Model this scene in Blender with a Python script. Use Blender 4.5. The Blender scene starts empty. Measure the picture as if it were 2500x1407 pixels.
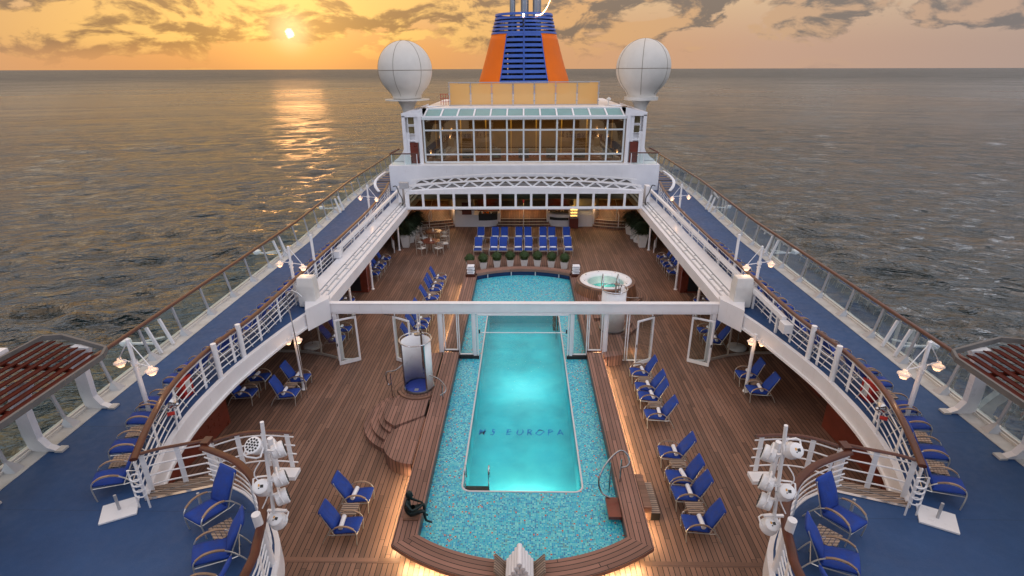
import bpy, math, random
import numpy as np
from mathutils import Vector, Matrix
from mathutils.geometry import tessellate_polygon
R=math.radians; PI=math.pi
random.seed(7)
S=bpy.context.scene; COL=S.collection
# ------------------------------------------------------------------ camera
CAMZ=12.0
cam=bpy.data.cameras.new('camera'); camo=bpy.data.objects.new('camera',cam); COL.objects.link(camo)
cam.sensor_width=36; cam.lens=36*1321/2500; cam.clip_start=.1; cam.clip_end=90000
camo.matrix_world=Matrix(((0.9997511,-0.00103213,0.02228602,.05),(0.02104188,0.3755975,-0.92654398,0),(-0.00741426,0.92678231,0.37552574,CAMZ),(0,0,0,1)))
S.camera=camo
# ------------------------------------------------------------------ render settings
S.render.engine='CYCLES'
S.view_settings.view_transform='Standard'; S.view_settings.look='None'; S.view_settings.gamma=1; S.view_settings.exposure=.3
S.cycles.max_bounces=8; S.cycles.transparent_max_bounces=16; S.cycles.caustics_reflective=False; S.cycles.caustics_refractive=False
S.cycles.sample_clamp_indirect=4
# ------------------------------------------------------------------ node helper
class NT:
    def __init__(s,tree): s.t=tree; s.n=tree.nodes; s.l=tree.links
    def __call__(s,kind,ins=None,**kw):
        nd=s.n.new('ShaderNode'+kind)
        for k,v in kw.items(): setattr(nd,k,v)
        for k,v in (ins or {}).items(): s.set(nd.inputs[k],v)
        return nd
    def set(s,sock,v):
        if hasattr(v,'outputs'): v=v.outputs[0]
        if isinstance(v,bpy.types.NodeSocket): s.l.new(v,sock)
        else:
            if isinstance(v,(tuple,list)) and sock.type=='RGBA' and len(v)==3: v=(*v,1)
            sock.default_value=v
    def m(s,op,a,b=0.,c=0.,clamp=False):
        nd=s.n.new('ShaderNodeMath'); nd.operation=op; nd.use_clamp=clamp
        s.set(nd.inputs[0],a); s.set(nd.inputs[1],b); s.set(nd.inputs[2],c); return nd.outputs[0]
    def mix(s,f,a,b,blend='MIX'):
        nd=s.n.new('ShaderNodeMix'); nd.data_type='RGBA'; nd.blend_type=blend
        s.set(nd.inputs[0],f); s.set(nd.inputs[6],a); s.set(nd.inputs[7],b); return nd.outputs[2]
    def ramp(s,f,stops,interp='LINEAR'):
        nd=s.n.new('ShaderNodeValToRGB'); cr=nd.color_ramp; cr.interpolation=interp
        while len(cr.elements)<len(stops): cr.elements.new(.5)
        for e,(p,c) in zip(cr.elements,stops):
            e.position=p; e.color=(c,c,c,1) if isinstance(c,(int,float)) else (*c,1)
        s.set(nd.inputs[0],f); return nd.outputs[0]
    def mr(s,v,a,b,c=0.,d=1.,smooth=False):
        nd=s.n.new('ShaderNodeMapRange'); nd.interpolation_type='SMOOTHSTEP' if smooth else 'LINEAR'
        for i,x in enumerate((v,a,b,c,d)): s.set(nd.inputs[i],x)
        return nd.outputs[0]
def srgb(r,g,b):
    f=lambda c:(c/255/12.92 if c/255<=.04045 else ((c/255+.055)/1.055)**2.4)
    return (f(r),f(g),f(b))
# ------------------------------------------------------------------ sun + world
SUN=Vector((-0.3669,0.9286,0.0562)).normalized()
sl=bpy.data.lights.new('sun','SUN'); sl.energy=.03; sl.angle=R(4.5); sl.color=(1,.46,.16)
so=bpy.data.objects.new('sun',sl); COL.objects.link(so); so.rotation_euler=SUN.to_track_quat('Z','Y').to_euler()
W=bpy.data.worlds.new('World'); S.world=W; W.use_nodes=True
def build_world():
    t=NT(W.node_tree); t.n.clear()
    tc=t('TexCoord'); D=tc.outputs['Generated']
    sep=t('SeparateXYZ',{0:D}); x,y,z=sep.outputs
    sky=t('TexSky',sky_type='NISHITA'); sky.sun_disc=False; sky.sun_elevation=R(3.2); sky.sun_rotation=math.atan2(SUN.x,SUN.y); sky.altitude=30; sky.dust_density=3
    ns=t.mix(1.,sky.outputs[0],(.007,.009,.014),'MULTIPLY')
    # angle to the sun
    dt=t('VectorMath',{0:D,1:tuple(SUN)},operation='DOT_PRODUCT').outputs['Value']
    az=t.mr(dt,-1.,1.)                                    # 0 opposite .. 1 at the sun
    warm=t.ramp(az,[(0,srgb(150,160,182)),(.5,srgb(178,170,172)),(.73,srgb(180,156,144)),(.86,srgb(200,162,138)),(.955,srgb(214,162,118)),(1.,srgb(230,160,94))])
    high=t.ramp(az,[(0,srgb(176,186,206)),(.5,srgb(196,194,200)),(.73,srgb(206,184,160)),(.86,srgb(220,188,150)),(.96,srgb(222,184,138)),(1.,srgb(236,184,118))])
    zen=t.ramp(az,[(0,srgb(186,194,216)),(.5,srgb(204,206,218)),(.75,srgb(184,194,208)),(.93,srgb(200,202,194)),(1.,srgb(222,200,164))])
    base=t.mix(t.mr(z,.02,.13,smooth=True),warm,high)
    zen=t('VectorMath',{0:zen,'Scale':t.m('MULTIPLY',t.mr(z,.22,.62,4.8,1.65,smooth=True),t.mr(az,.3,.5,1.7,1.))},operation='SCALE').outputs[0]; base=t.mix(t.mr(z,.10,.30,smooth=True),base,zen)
    # clouds on a layer above, seen in perspective
    zc=t.m('MAXIMUM',z,.0)
    h=t.m('ADD',zc,.075)
    cx=t.m('DIVIDE',x,h); cy=t.m('DIVIDE',y,h)
    # near the horizon use height directly so that clouds keep some body
    P=t('CombineXYZ',{0:t.m('MULTIPLY',x,1.),1:t.m('MULTIPLY',y,1.),2:t.m('MULTIPLY',z,2.3)})
    def dens(off):
        v=t('VectorMath',{0:P.outputs[0],1:off},operation='ADD')
        big=t('TexNoise',{'Vector':v,'Scale':9.5,'Detail':10.,'Roughness':.58,'Distortion':.35}).outputs[0]
        fine=t('TexNoise',{'Vector':v,'Scale':3.2,'Detail':2.,'Roughness':.5}).outputs[0]
        return t.m('ADD',t.m('MULTIPLY',big,.75),t.m('MULTIPLY',fine,.25))
    d0=dens((5.3,1.2,.61)); d1=dens((5.3+SUN.x*.012,1.2+SUN.y*.012,.61+.022))
    # coverage grows with height above the horizon
    cov=t.mr(z,.012,.064,.555,.395,smooth=True)
    a=t.mr(t.m('SUBTRACT',d0,cov),0.,.045,smooth=True)
    a=t.m('MULTIPLY',a,t.mr(z,.010,.05,.2,.95,smooth=True))
    lit=t.mr(t.m('SUBTRACT',d0,d1),-.045,.05,0.,1.,smooth=True)
    cd=t.ramp(az,[(0,srgb(128,134,152)),(.5,srgb(150,146,148)),(.73,srgb(124,118,118)),(.86,srgb(128,116,108)),(.96,srgb(124,106,94)),(1.,srgb(150,106,68))])
    cl=t.ramp(az,[(0,srgb(196,200,214)),(.5,srgb(206,196,190)),(.73,srgb(190,160,142)),(.86,srgb(204,166,132)),(.96,srgb(220,168,114)),(1.,srgb(255,200,110))])
    cc=t.mix(lit,cd,cl); cc=t('VectorMath',{0:cc,'Scale':t.mr(z,.11,.35,1.,1.9)},operation='SCALE').outputs[0]
    col=t.mix(a,base,cc)
    # thin high veil texture
    # glow round the sun and the disc half hidden by cloud
    g1=t.m('POWER',t.mr(dt,.985,1.),3.); g2=t.m('POWER',t.mr(dt,.9985,1.),4.)
    gl=t.mix(1.,(1.,.50,.13),t('CombineColor',{0:g1,1:g1,2:g1}).outputs[0],'MULTIPLY')
    col=t.mix(.22,col,gl,'ADD')
    disc=t.mr(t.m('SUBTRACT',dt,t.m('MULTIPLY',t.m('SUBTRACT',d0,.5),.0006)),.99997,.99999)
    col2=t.mix(t.m('MULTIPLY',g2,.8),col,(1.08,.78,.36)); col3=t.mix(disc,col2,(3,2.5,1.6))
    # below the horizon: dim
    col4=t.mix(t.mr(z,-.08,-.01),srgb(60,62,66),col3)
    fin=t.mix(1.,col4,ns,'ADD')
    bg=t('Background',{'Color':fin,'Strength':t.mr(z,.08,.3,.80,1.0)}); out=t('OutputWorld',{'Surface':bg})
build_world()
# ------------------------------------------------------------------ materials
def new_mat(name):
    m=bpy.data.materials.new(name); m.use_nodes=True; t=NT(m.node_tree); t.n.clear()
    o=t('OutputMaterial'); return m,t,o
def pbr(name,col,rough=.5,metal=0.,noise=0.,nscale=6.,bump=0.,bscale=60.,coat=0.,emis=None,estr=0.,spec=.5,alpha=1.,ndark=None):
    m,t,o=new_mat(name)
    p=t('BsdfPrincipled',{'Roughness':rough,'Metallic':metal,'Coat Weight':coat,'Specular IOR Level':spec})
    g=t('NewGeometry')
    if noise:
        n=t('TexNoise',{'Vector':g.outputs['Position'],'Scale':nscale,'Detail':5.,'Roughness':.6}).outputs[0]
        dk=ndark or tuple(c*(1-noise) for c in col); lt=tuple(min(1,c*(1+noise*.5)) for c in col)
        t.set(p.inputs['Base Color'],t.mix(t.mr(n,.3,.7),dk,lt))
        t.set(p.inputs['Roughness'],t.mr(n,.3,.7,rough*.85,min(1,rough*1.2)))
    else: t.set(p.inputs['Base Color'],col)
    if bump:
        b=t('TexNoise',{'Vector':g.outputs['Position'],'Scale':bscale,'Detail':3.}).outputs[0]
        t.set(p.inputs['Normal'],t('Bump',{'Height':b,'Strength':bump,'Distance':.01}).outputs[0])
    if emis: t.set(p.inputs['Emission Color'],emis); p.inputs['Emission Strength'].default_value=estr
    t.set(o.inputs[0],p); return m
def teak(name,mode='y',c=(0,0),w=.14,L=2.6,tone=1.,col=(.212,.112,.074),gap=.010,rough=.62):
    m,t,o=new_mat(name); g=t('NewGeometry'); s=t('SeparateXYZ',{0:g.outputs['Position']}); X,Y,Z=s.outputs
    if mode=='y': u,v=X,Y
    elif mode=='x': u,v=Y,X
    elif mode=='z':   # vertical planks round a centre
        u=t.m('MULTIPLY',t.m('ARCTAN2',t.m('SUBTRACT',Y,c[1]),t.m('SUBTRACT',X,c[0])),1.55); v=Z
    else:
        dx=t.m('SUBTRACT',X,c[0]); dy=t.m('SUBTRACT',Y,c[1])
        u=t.m('SQRT',t.m('ADD',t.m('MULTIPLY',dx,dx),t.m('MULTIPLY',dy,dy)))
        v=t.m('MULTIPLY',t.m('ARCTAN2',dy,dx),3.)
    uu=t.m('DIVIDE',u,w); k=t.m('FLOOR',uu); fu=t.m('FRACT',uu)
    hsh=t('TexWhiteNoise',{'W':k},noise_dimensions='1D').outputs[0]
    vv=t.m('DIVIDE',t.m('ADD',v,t.m('MULTIPLY',t.m('ADD',t.m('MULTIPLY',hsh,.35),t.m('MULTIPLY',t.m('MODULO',k,5.),.2)),L)),L)
    kv=t.m('FLOOR',vv); fv=t.m('FRACT',vv)
    cell=t('TexWhiteNoise',{'Vector':t('CombineXYZ',{0:k,1:kv})},noise_dimensions='2D').outputs[0]
    seam=t.m('MAXIMUM',t.m('GREATER_THAN',t.m('ABSOLUTE',t.m('SUBTRACT',fu,.5)),.5-gap/w/1.),t.m('LESS_THAN',fv,gap/L))
    grain=t('TexNoise',{'Vector':t('CombineXYZ',{0:t.m('MULTIPLY',u,60.),1:t.m('MULTIPLY',v,3.),2:cell}),'Scale':1.,'Detail':3.}).outputs[0]
    blot=t('TexNoise',{'Vector':g.outputs['Position'],'Scale':.35,'Detail':5.,'Roughness':.6}).outputs[0]
    k1=t.m('MULTIPLY',t.mr(cell,0.,1.,0.66,1.2),t.mr(grain,.3,.7,.9,1.1)); k1=t.m('MULTIPLY',k1,t.mr(blot,.3,.7,.84,1.12)); k1=t.m('MULTIPLY',k1,tone)
    base=t('VectorMath',{0:col,'Scale':k1},operation='SCALE').outputs[0]
    grey=t.mix(t.mr(blot,.5,.75,0,.25),base,(.22*tone,.16*tone,.14*tone))
    fin=t.mix(seam,grey,(.012,.009,.008))
    p=t('BsdfPrincipled',{'Base Color':fin,'Roughness':t.mr(grain,.3,.7,rough-.08,rough+.1)})
    t.set(p.inputs['Normal'],t('Bump',{'Height':t.m('SUBTRACT',1.,seam),'Strength':.5,'Distance':.004}).outputs[0])
    t.set(o.inputs[0],p); return m
def glass(name,tint=(.9,.96,.95),refl=.55,rough=.02,opac=.0,ocol=(.6,.75,.75)):
    m,t,o=new_mat(name)
    tr=t('BsdfTransparent',{'Color':tint}); gl=t('BsdfGlossy',{'Color':(1,1,1),'Roughness':rough})
    fr=t('Fresnel',{'IOR':1.45})
    a=t('MixShader',{0:t.m('MULTIPLY',fr.outputs[0],refl,clamp=True),1:tr,2:gl})
    if opac:
        df=t('BsdfDiffuse',{'Color':ocol}); a=t('MixShader',{0:opac,1:a,2:df})
    t.set(o.inputs[0],a); return m
M={}
M['white']=pbr('white_paint',(.78,.775,.80),.38,noise=.07,nscale=1.3,bump=.04,bscale=9)
M['white2']=pbr('white_enamel',(.78,.78,.79),.3,noise=.04,nscale=3)
M['wplate']=pbr('glossy_white_plate',(.70,.71,.74),.22,noise=.1,nscale=1.2)
M['offwhite']=pbr('weathered_white',(.62,.60,.55),.5,noise=.12,nscale=1.2)
M['ivory']=pbr('radome_shell',(.66,.63,.57),.5,noise=.06,nscale=.8)
M['grey']=pbr('grey_metal',(.42,.43,.45),.45,metal=.3,noise=.1,nscale=3)
M['dgrey']=pbr('weathered_grey_frame',(.13,.125,.12),.6,noise=.2,nscale=3)
M['gutter']=pbr('scuppers_grey',(.52,.51,.49),.5,noise=.22,nscale=2.2)
M['steel']=pbr('stainless_steel',(.55,.56,.58),.18,metal=1.)
M['chrome']=pbr('dark_chrome',(.33,.34,.36),.15,metal=1.)
M['dark']=pbr('near_black',(.012,.012,.013),.6)
M['black']=pbr('black_rubber',(.02,.02,.02),.6)
def coating():
    m,t,o=new_mat('deck_blue_coating'); g=t('NewGeometry'); P=g.outputs['Position']; s=t('SeparateXYZ',{0:P}).outputs
    a=t('TexNoise',{'Vector':P,'Scale':.7,'Detail':6.,'Roughness':.65}).outputs[0]; b=t('TexNoise',{'Vector':P,'Scale':5.,'Detail':5.,'Roughness':.7}).outputs[0]; sp=t('TexNoise',{'Vector':P,'Scale':55.,'Detail':2.}).outputs[0]
    c=t.mix(t.mr(a,.3,.7),(.009,.046,.142),(.016,.068,.195)); c=t.mix(t.mr(b,.60,.78,0,.30),c,(.05,.095,.17)); c=t.mix(t.mr(sp,.35,.65,0,.22),c,(.03,.09,.22))
    ln=t.m('LESS_THAN',t.m('FRACT',t.m('DIVIDE',s[1],3.1)),.006); c=t.mix(t.m('MULTIPLY',ln,.5),c,(.006,.025,.075))
    p=t('BsdfPrincipled',{'Base Color':c,'Roughness':t.mr(b,.3,.7,.48,.72)}); t.set(p.inputs['Normal'],t('Bump',{'Height':sp,'Strength':.25,'Distance':.01}).outputs[0]); t.set(o.inputs[0],p); return m
M['blue']=coating()
def marine_white(name,col,rough):
    m,t,o=new_mat(name); g=t('NewGeometry'); P=g.outputs['Position']
    n=t('TexNoise',{'Vector':P,'Scale':1.3,'Detail':5.,'Roughness':.6}).outputs[0]; mp=t('Mapping',{'Vector':P,'Scale':(7.,7.,.55)}); st_=t('TexNoise',{'Vector':mp.outputs[0],'Scale':1.,'Detail':4.,'Roughness':.65}).outputs[0]
    c=t.mix(t.mr(n,.3,.7),tuple(x*.92 for x in col),col); c=t.mix(t.mr(st_,.60,.80,0,.30),c,(.47,.42,.35)); rs=t('TexNoise',{'Vector':mp.outputs[0],'Scale':2.3,'Detail':2.}).outputs[0]; c=t.mix(t.mr(rs,.72,.80,0,.35),c,(.32,.17,.08))
    p=t('BsdfPrincipled',{'Base Color':c,'Roughness':t.mr(n,.3,.7,rough*.85,rough*1.3)}); t.set(p.inputs['Normal'],t('Bump',{'Height':n,'Strength':.08,'Distance':.03}).outputs[0]); t.set(o.inputs[0],p); return m
M['ivory']=marine_white('radome_shell',(.66,.63,.57),.5)
M['white']=marine_white('white_paint',(.79,.785,.80),.38)
M['cush']=pbr('blue_canvas',(.010,.048,.29),.8,noise=.28,nscale=5,bump=.9,bscale=11)
M['wood']=teak('armrest_wood','y',w=.5,L=9,col=(.33,.22,.14),gap=0.0001)
M['cap']=pbr('varnished_mahogany',(.082,.020,.009),.34,noise=.35,nscale=3.,coat=.12,spec=.35)
M['maho']=pbr('mahogany_panel',(.15,.028,.015),.3,noise=.35,nscale=2,coat=.3)
M['slat']=pbr('red_cedar_slat',(.07,.010,.005),.75,noise=.4,nscale=5,spec=.12)
M['towel']=pbr('white_towel',(.80,.80,.82),.95,bump=.6,bscale=120)
M['deck']=teak('teak_deck','y')
M['bench_y']=teak('teak_bench_straight','y',w=.13,L=2.8,tone=1.02,col=(.26,.135,.10))
M['bench_f']=teak('teak_bench_front_arc','p',c=(0,15.28),w=.13,L=4.,tone=1.02,col=(.26,.135,.10))
M['bench_b']=teak('teak_bench_aft_arc','p',c=(0,26.2),w=.14,L=4.,col=(.26,.135,.10))
M['plain']=teak('teak_plain','x',w=.16,L=3.,gap=.004)
M['greyteak']=teak('weathered_teak','x',w=.075,L=3.,col=(.34,.25,.19),gap=.009)
M['redteak']=teak('red_teak_side','z',c=(4.6,28.2),w=.12,L=3.,col=(.26,.11,.05))
M['frame']=pbr('anodised_frame',(.62,.60,.55),.3,metal=.6)
M['bronze']=pbr('patinated_bronze',(.018,.034,.036),.42,metal=.55,noise=.5,nscale=16,bump=.3,bscale=40)
M['orange']=pbr('funnel_orange',(.78,.155,.008),.5,noise=.07,nscale=.5,spec=.15)
M['fblue']=pbr('funnel_blue',(.018,.085,.40),.4,noise=.12,nscale=.8)
M['pipe']=pbr('uptake_metal',(.30,.33,.37),.3,metal=.8,noise=.2,nscale=1)
M['leaf']=pbr('box_leaf',(.035,.075,.012),.6,noise=.6,nscale=30)
M['palm']=pbr('palm_leaf',(.02,.035,.012),.6,noise=.5,nscale=9)
M['pot']=pbr('white_planter',(.66,.64,.60),.5,noise=.08,nscale=4)
M['red']=pbr('fire_red',(.42,.02,.012),.35)
M['showerblue']=pbr('shower_floor_blue',(.05,.09,.42),.5,noise=.3,nscale=30)
M['glass']=glass('clear_glass')
M['railglass']=glass('railing_glass',(.82,.93,.91),.40,opac=.03)
M['frost']=None
M['warm']=pbr('warm_lamp',(1,.8,.6),.5,emis=(1,.52,.25),estr=14.)
M['lantern']=pbr('lantern_glow',(1,.8,.6),.5,emis=(1,.50,.24),estr=5.)
M['led']=pbr('led_strip',(1,.8,.5),.5,emis=(1,.70,.36),estr=14.)
def frosted(name,col,a=.6):
    m,t,o=new_mat(name)
    tl=t('BsdfTranslucent',{'Color':col}); gl=t('BsdfPrincipled',{'Base Color':col,'Roughness':.25})
    x=t('MixShader',{0:.30,1:tl,2:gl}); tr=t('BsdfTransparent',{'Color':(.9,.9,.8)}); t.set(o.inputs[0],t('MixShader',{0:a,1:tr,2:x})); return m
M['frost']=frosted('frosted_screen',(.88,.66,.34),.74)
M['frostw']=frosted('frosted_white',(.88,.89,.90),.98)
def mosaic(name):
    m,t,o=new_mat(name); g=t('NewGeometry'); s=t('SeparateXYZ',{0:g.outputs['Position']}); w=.05
    u=t.m('DIVIDE',s.outputs[0],w); v=t.m('DIVIDE',t.m('ADD',s.outputs[1],s.outputs[2]),w)
    k=t('CombineXYZ',{0:t.m('FLOOR',u),1:t.m('FLOOR',v)}); wn=t('TexWhiteNoise',{'Vector':k},noise_dimensions='2D')
    wv=wn.outputs[0]
    tile=t.ramp(wv,[(0,srgb(16,120,172)),(.14,srgb(34,158,200)),(.36,srgb(70,176,198)),(.52,srgb(98,188,202)),(.78,srgb(124,202,208)),(.93,srgb(92,140,148)),(.978,srgb(196,92,62))],'CONSTANT')
    cu=t.m('ABSOLUTE',t.m('SUBTRACT',t.m('FRACT',u),.5)); cv=t.m('ABSOLUTE',t.m('SUBTRACT',t.m('FRACT',v),.5))
    gr=t.m('GREATER_THAN',t.m('MAXIMUM',cu,cv),.43)
    b=t.mix(gr,tile,srgb(118,180,180))
    hs=t('HueSaturation',{'Color':b,'Saturation':1.12,'Value':1.1})
    p=t('BsdfPrincipled',{'Base Color':hs.outputs[0],'Roughness':.22}); t.set(p.inputs['Normal'],t('Bump',{'Height':t.m('SUBTRACT',1.,gr),'Strength':.3,'Distance':.003}).outputs[0])
    t.set(o.inputs[0],p); return m
M['mosaic']=mosaic('glass_mosaic')
def pool_paint():
    m,t,o=new_mat('pool_basin'); g=t('NewGeometry')
    n=t('TexNoise',{'Vector':g.outputs['Position'],'Scale':1.6,'Detail':4.}).outputs[0]
    p=t('BsdfPrincipled',{'Base Color':t.mix(t.mr(n,.35,.7),(.055,.37,.45),(.075,.45,.51)),'Roughness':.7}); t.set(o.inputs[0],p); return m
M['basin']=pool_paint()
def poolwater(name,tint):
    m,t,o=new_mat(name); g=t('NewGeometry')
    mp=t('Mapping',{'Vector':g.outputs['Position'],'Scale':(1.,1.6,1.)})
    n=t('TexNoise',{'Vector':mp.outputs[0],'Scale':3.2,'Detail':4.,'Roughness':.6}).outputs[0]
    bp=t('Bump',{'Height':n,'Strength':.4,'Distance':.06})
    tr=t('BsdfTransparent',{'Color':tint}); gl=t('BsdfGlossy',{'Roughness':.03,'Normal':bp.outputs[0]}); fr=t('Fresnel',{'IOR':1.33,'Normal':bp.outputs[0]})
    t.set(o.inputs[0],t('MixShader',{0:t.m('MULTIPLY',fr.outputs[0],1.),1:tr,2:gl})); return m
M['pwater']=poolwater('pool_water',(.80,.97,.98))
def seamat():
    m,t,o=new_mat('sea_water'); g=t('NewGeometry'); P=g.outputs['Position']
    dist=t('VectorMath',{0:P,1:(0,0,0)},operation='DISTANCE').outputs['Value']
    sx,sy,sz_=t('SeparateXYZ',{0:P}).outputs; Q=t('CombineXYZ',{0:sx,1:t.m('ADD',sy,t.m('MULTIPLY',t.m('ABSOLUTE',sx),.34)),2:0.}).outputs[0]
    def nz(lam,ang,st,det,amp,dd=.25):
        mp=t('Mapping',{'Vector':Q,'Rotation':(0,0,R(ang)),'Scale':(st/lam,1/lam,1/lam)})
        n=t('TexNoise',{'Vector':mp.outputs[0],'Scale':1.,'Detail':det,'Roughness':.6,'Distortion':dd}).outputs[0]
        rd=t.m('SUBTRACT',1.,t.m('ABSOLUTE',t.m('MULTIPLY',t.m('SUBTRACT',n,.5),3.6)))      # crested waves
        return t.m('MULTIPLY',t.m('ADD',t.m('MULTIPLY',rd,.5),n),amp*lam)
    hh=None
    for lam,ang,st,det,amp in ((.55,-10,.55,2.,.50),(1.5,8,.36,3.,.50),(2.6,72,.55,3.,.30),(4.0,-7,.27,4.,.48),(11.,6,.26,4.,.25),(36.,-5,.25,3.,.12),(130.,5,.22,3.,.09),(500.,-4,.2,3.,.06)):
        x=nz(lam,ang,st,det,amp); hh=x if hh is None else t.m('ADD',hh,x)
    bp=t('Bump',{'Height':hh,'Strength':1.,'Distance':1.8})
    t.set(bp.inputs['Strength'],t.mr(dist,400.,8000.,.95,.6))
    wind=t('TexNoise',{'Vector':P,'Scale':.006,'Detail':4.}).outputs[0]
    rg=t.m('ADD',t.mr(dist,100.,2500.,.12,.52),t.mr(wind,.35,.7,-.03,.10))
    p=t('BsdfPrincipled',{'Base Color':srgb(18,40,40),'Roughness':rg,'IOR':1.74,'Normal':bp.outputs[0],'Specular IOR Level':.62})
    t.set(o.inputs[0],p); return m
M['sea']=seamat()
def dglass():
    m,t,o=new_mat('tinted_window'); tr=t('BsdfTransparent',{'Color':(.58,.50,.32)}); gl=t('BsdfGlossy',{'Color':(.95,.85,.6),'Roughness':.02})
    fr=t('Fresnel',{'IOR':1.9}); t.set(o.inputs[0],t('MixShader',{0:t.m('ADD',t.m('MULTIPLY',fr.outputs[0],.9),.12,clamp=True),1:tr,2:gl})); return m
M['dglass']=dglass()
def rglass():
    m,t,o=new_mat('dark_roof_window'); tr=t('BsdfTransparent',{'Color':(.30,.27,.18)}); gl=t('BsdfGlossy',{'Color':(.8,.75,.6),'Roughness':.03})
    t.set(o.inputs[0],t('MixShader',{0:t.m('MULTIPLY',t('Fresnel',{'IOR':1.35}).outputs[0],.6,clamp=True),1:tr,2:gl})); return m
M['roofglass']=rglass()
M['teal']=pbr('sloping_teal_pane',(.16,.33,.33),.08,noise=.15,nscale=.6,spec=.8)
# ------------------------------------------------------------------ mesh helper
class G:
    def __init__(s): s.v=[]; s.f=[]
    def add(s,vs,fs):
        o=len(s.v); s.v+= [tuple(v) for v in vs]; s.f+=[tuple(i+o for i in f) for f in fs]; return s
    def box(s,c,d,rz=0.):
        x,y,z=d[0]/2,d[1]/2,d[2]/2; ca,sa=math.cos(rz),math.sin(rz); vs=[]
        for sx,sy,sz in ((-1,-1,-1),(1,-1,-1),(1,1,-1),(-1,1,-1),(-1,-1,1),(1,-1,1),(1,1,1),(-1,1,1)):
            a,b=sx*x,sy*y; vs.append((c[0]+a*ca-b*sa,c[1]+a*sa+b*ca,c[2]+sz*z))
        return s.add(vs,[(0,3,2,1),(4,5,6,7),(0,1,5,4),(1,2,6,5),(2,3,7,6),(3,0,4,7)])
    def bar(s,p,q,w,h,up=(0,0,1)):
        p,q=Vector(p),Vector(q); d=(q-p).normalized(); u=Vector(up)
        if abs(d.dot(u))>.99: u=Vector((0,1,0))
        a=d.cross(u).normalized()*w/2; b=a.cross(d).normalized()*h/2
        vs=[p-a-b,p+a-b,p+a+b,p-a+b,q-a-b,q+a-b,q+a+b,q-a+b]
        return s.add(vs,[(0,1,2,3),(7,6,5,4),(0,4,5,1),(1,5,6,2),(2,6,7,3),(3,7,4,0)])
    def tube(s,pts,r,n=8,closed=False,sx=1.,sz=1.):
        pts=[Vector(p) for p in pts]; N=len(pts); rings=[]
        rr=r if isinstance(r,(list,tuple)) else [r]*N
        pa=None
        for i,p in enumerate(pts):
            if closed: d=(pts[(i+1)%N]-pts[i-1])
            else: d=pts[min(i+1,N-1)]-pts[max(i-1,0)]
            d.normalize()
            if pa is None:
                up=Vector((0,0,1)) if abs(d.z)<.9 else Vector((0,1,0)); a=d.cross(up).normalized()
            else:
                a=(pa-d*pa.dot(d)); a=a.normalized() if a.length>1e-6 else d.orthogonal().normalized()
            pa=a; b=a.cross(d).normalized()
            rings.append([p+(a*math.cos(2*PI*k/n)*sx+b*math.sin(2*PI*k/n)*sz)*rr[i] for k in range(n)])
        vs=[v for rg in rings for v in rg]; fs=[]
        for i in range(N if closed else N-1):
            j=(i+1)%N
            for k in range(n): fs.append((i*n+k,i*n+(k+1)%n,j*n+(k+1)%n,j*n+k))
        if not closed: fs+= [tuple(range(n))[::-1],tuple((N-1)*n+k for k in range(n))]
        return s.add(vs,fs)
    def prism(s,poly,z0,z1,bottom=True):
        n=len(poly); tri=tessellate_polygon([[Vector((p[0],p[1],0)) for p in poly]])
        vs=[(p[0],p[1],z0) for p in poly]+[(p[0],p[1],z1) for p in poly]; fs=[]
        area=sum(poly[i][0]*poly[(i+1)%n][1]-poly[(i+1)%n][0]*poly[i][1] for i in range(n))
        for t_ in tri:
            a,b,c=t_; cr=(poly[b][0]-poly[a][0])*(poly[c][1]-poly[a][1])-(poly[b][1]-poly[a][1])*(poly[c][0]-poly[a][0])
            t2=(a,b,c) if cr>0 else (a,c,b)
            fs.append(tuple(n+i for i in t2)); 
            if bottom: fs.append(tuple(reversed(t2)))
        for i in range(n):
            j=(i+1)%n; fs.append((i,j,n+j,n+i) if area>0 else (j,i,n+i,n+j))
        return s.add(vs,fs)
    def lathe(s,prof,c=(0,0,0),n=24,a0=0.,a1=2*PI,caps=False):
        full=abs(a1-a0-2*PI)<1e-6; m=n if full else n+1; vs=[];fs=[]
        for r,z in prof:
            for k in range(m):
                a=a0+(a1-a0)*k/n; vs.append((c[0]+r*math.cos(a),c[1]+r*math.sin(a),c[2]+z))
        for i in range(len(prof)-1):
            for k in range(n):
                k2=(k+1)%m; fs.append((i*m+k,i*m+k2,(i+1)*m+k2,(i+1)*m+k))
        return s.add(vs,fs)
    def ring(s,path_a,path_b,z0,z1):   # solid strip between two equal-length plan paths
        n=len(path_a); poly=list(path_a)+list(reversed(path_b))
        vs=[(p[0],p[1],z0) for p in path_a]+[(p[0],p[1],z0) for p in path_b]+[(p[0],p[1],z1) for p in path_a]+[(p[0],p[1],z1) for p in path_b]; fs=[]
        A,B,C_,D=0,n,2*n,3*n
        for i in range(n-1):
            fs+=[(A+i,A+i+1,B+i+1,B+i),(C_+i,D+i,D+i+1,C_+i+1),(A+i,C_+i,C_+i+1,A+i+1),(B+i,B+i+1,D+i+1,D+i)]
        fs+=[(A,B,D,C_),(A+n-1,C_+n-1,D+n-1,B+n-1)]
        return s.add(vs,fs)
    def quad(s,*p): return s.add(p,[tuple(range(len(p)))])
    def mesh(s,name):
        me=bpy.data.meshes.new(name); me.from_pydata(s.v,[],s.f); me.update(); return me
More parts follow.
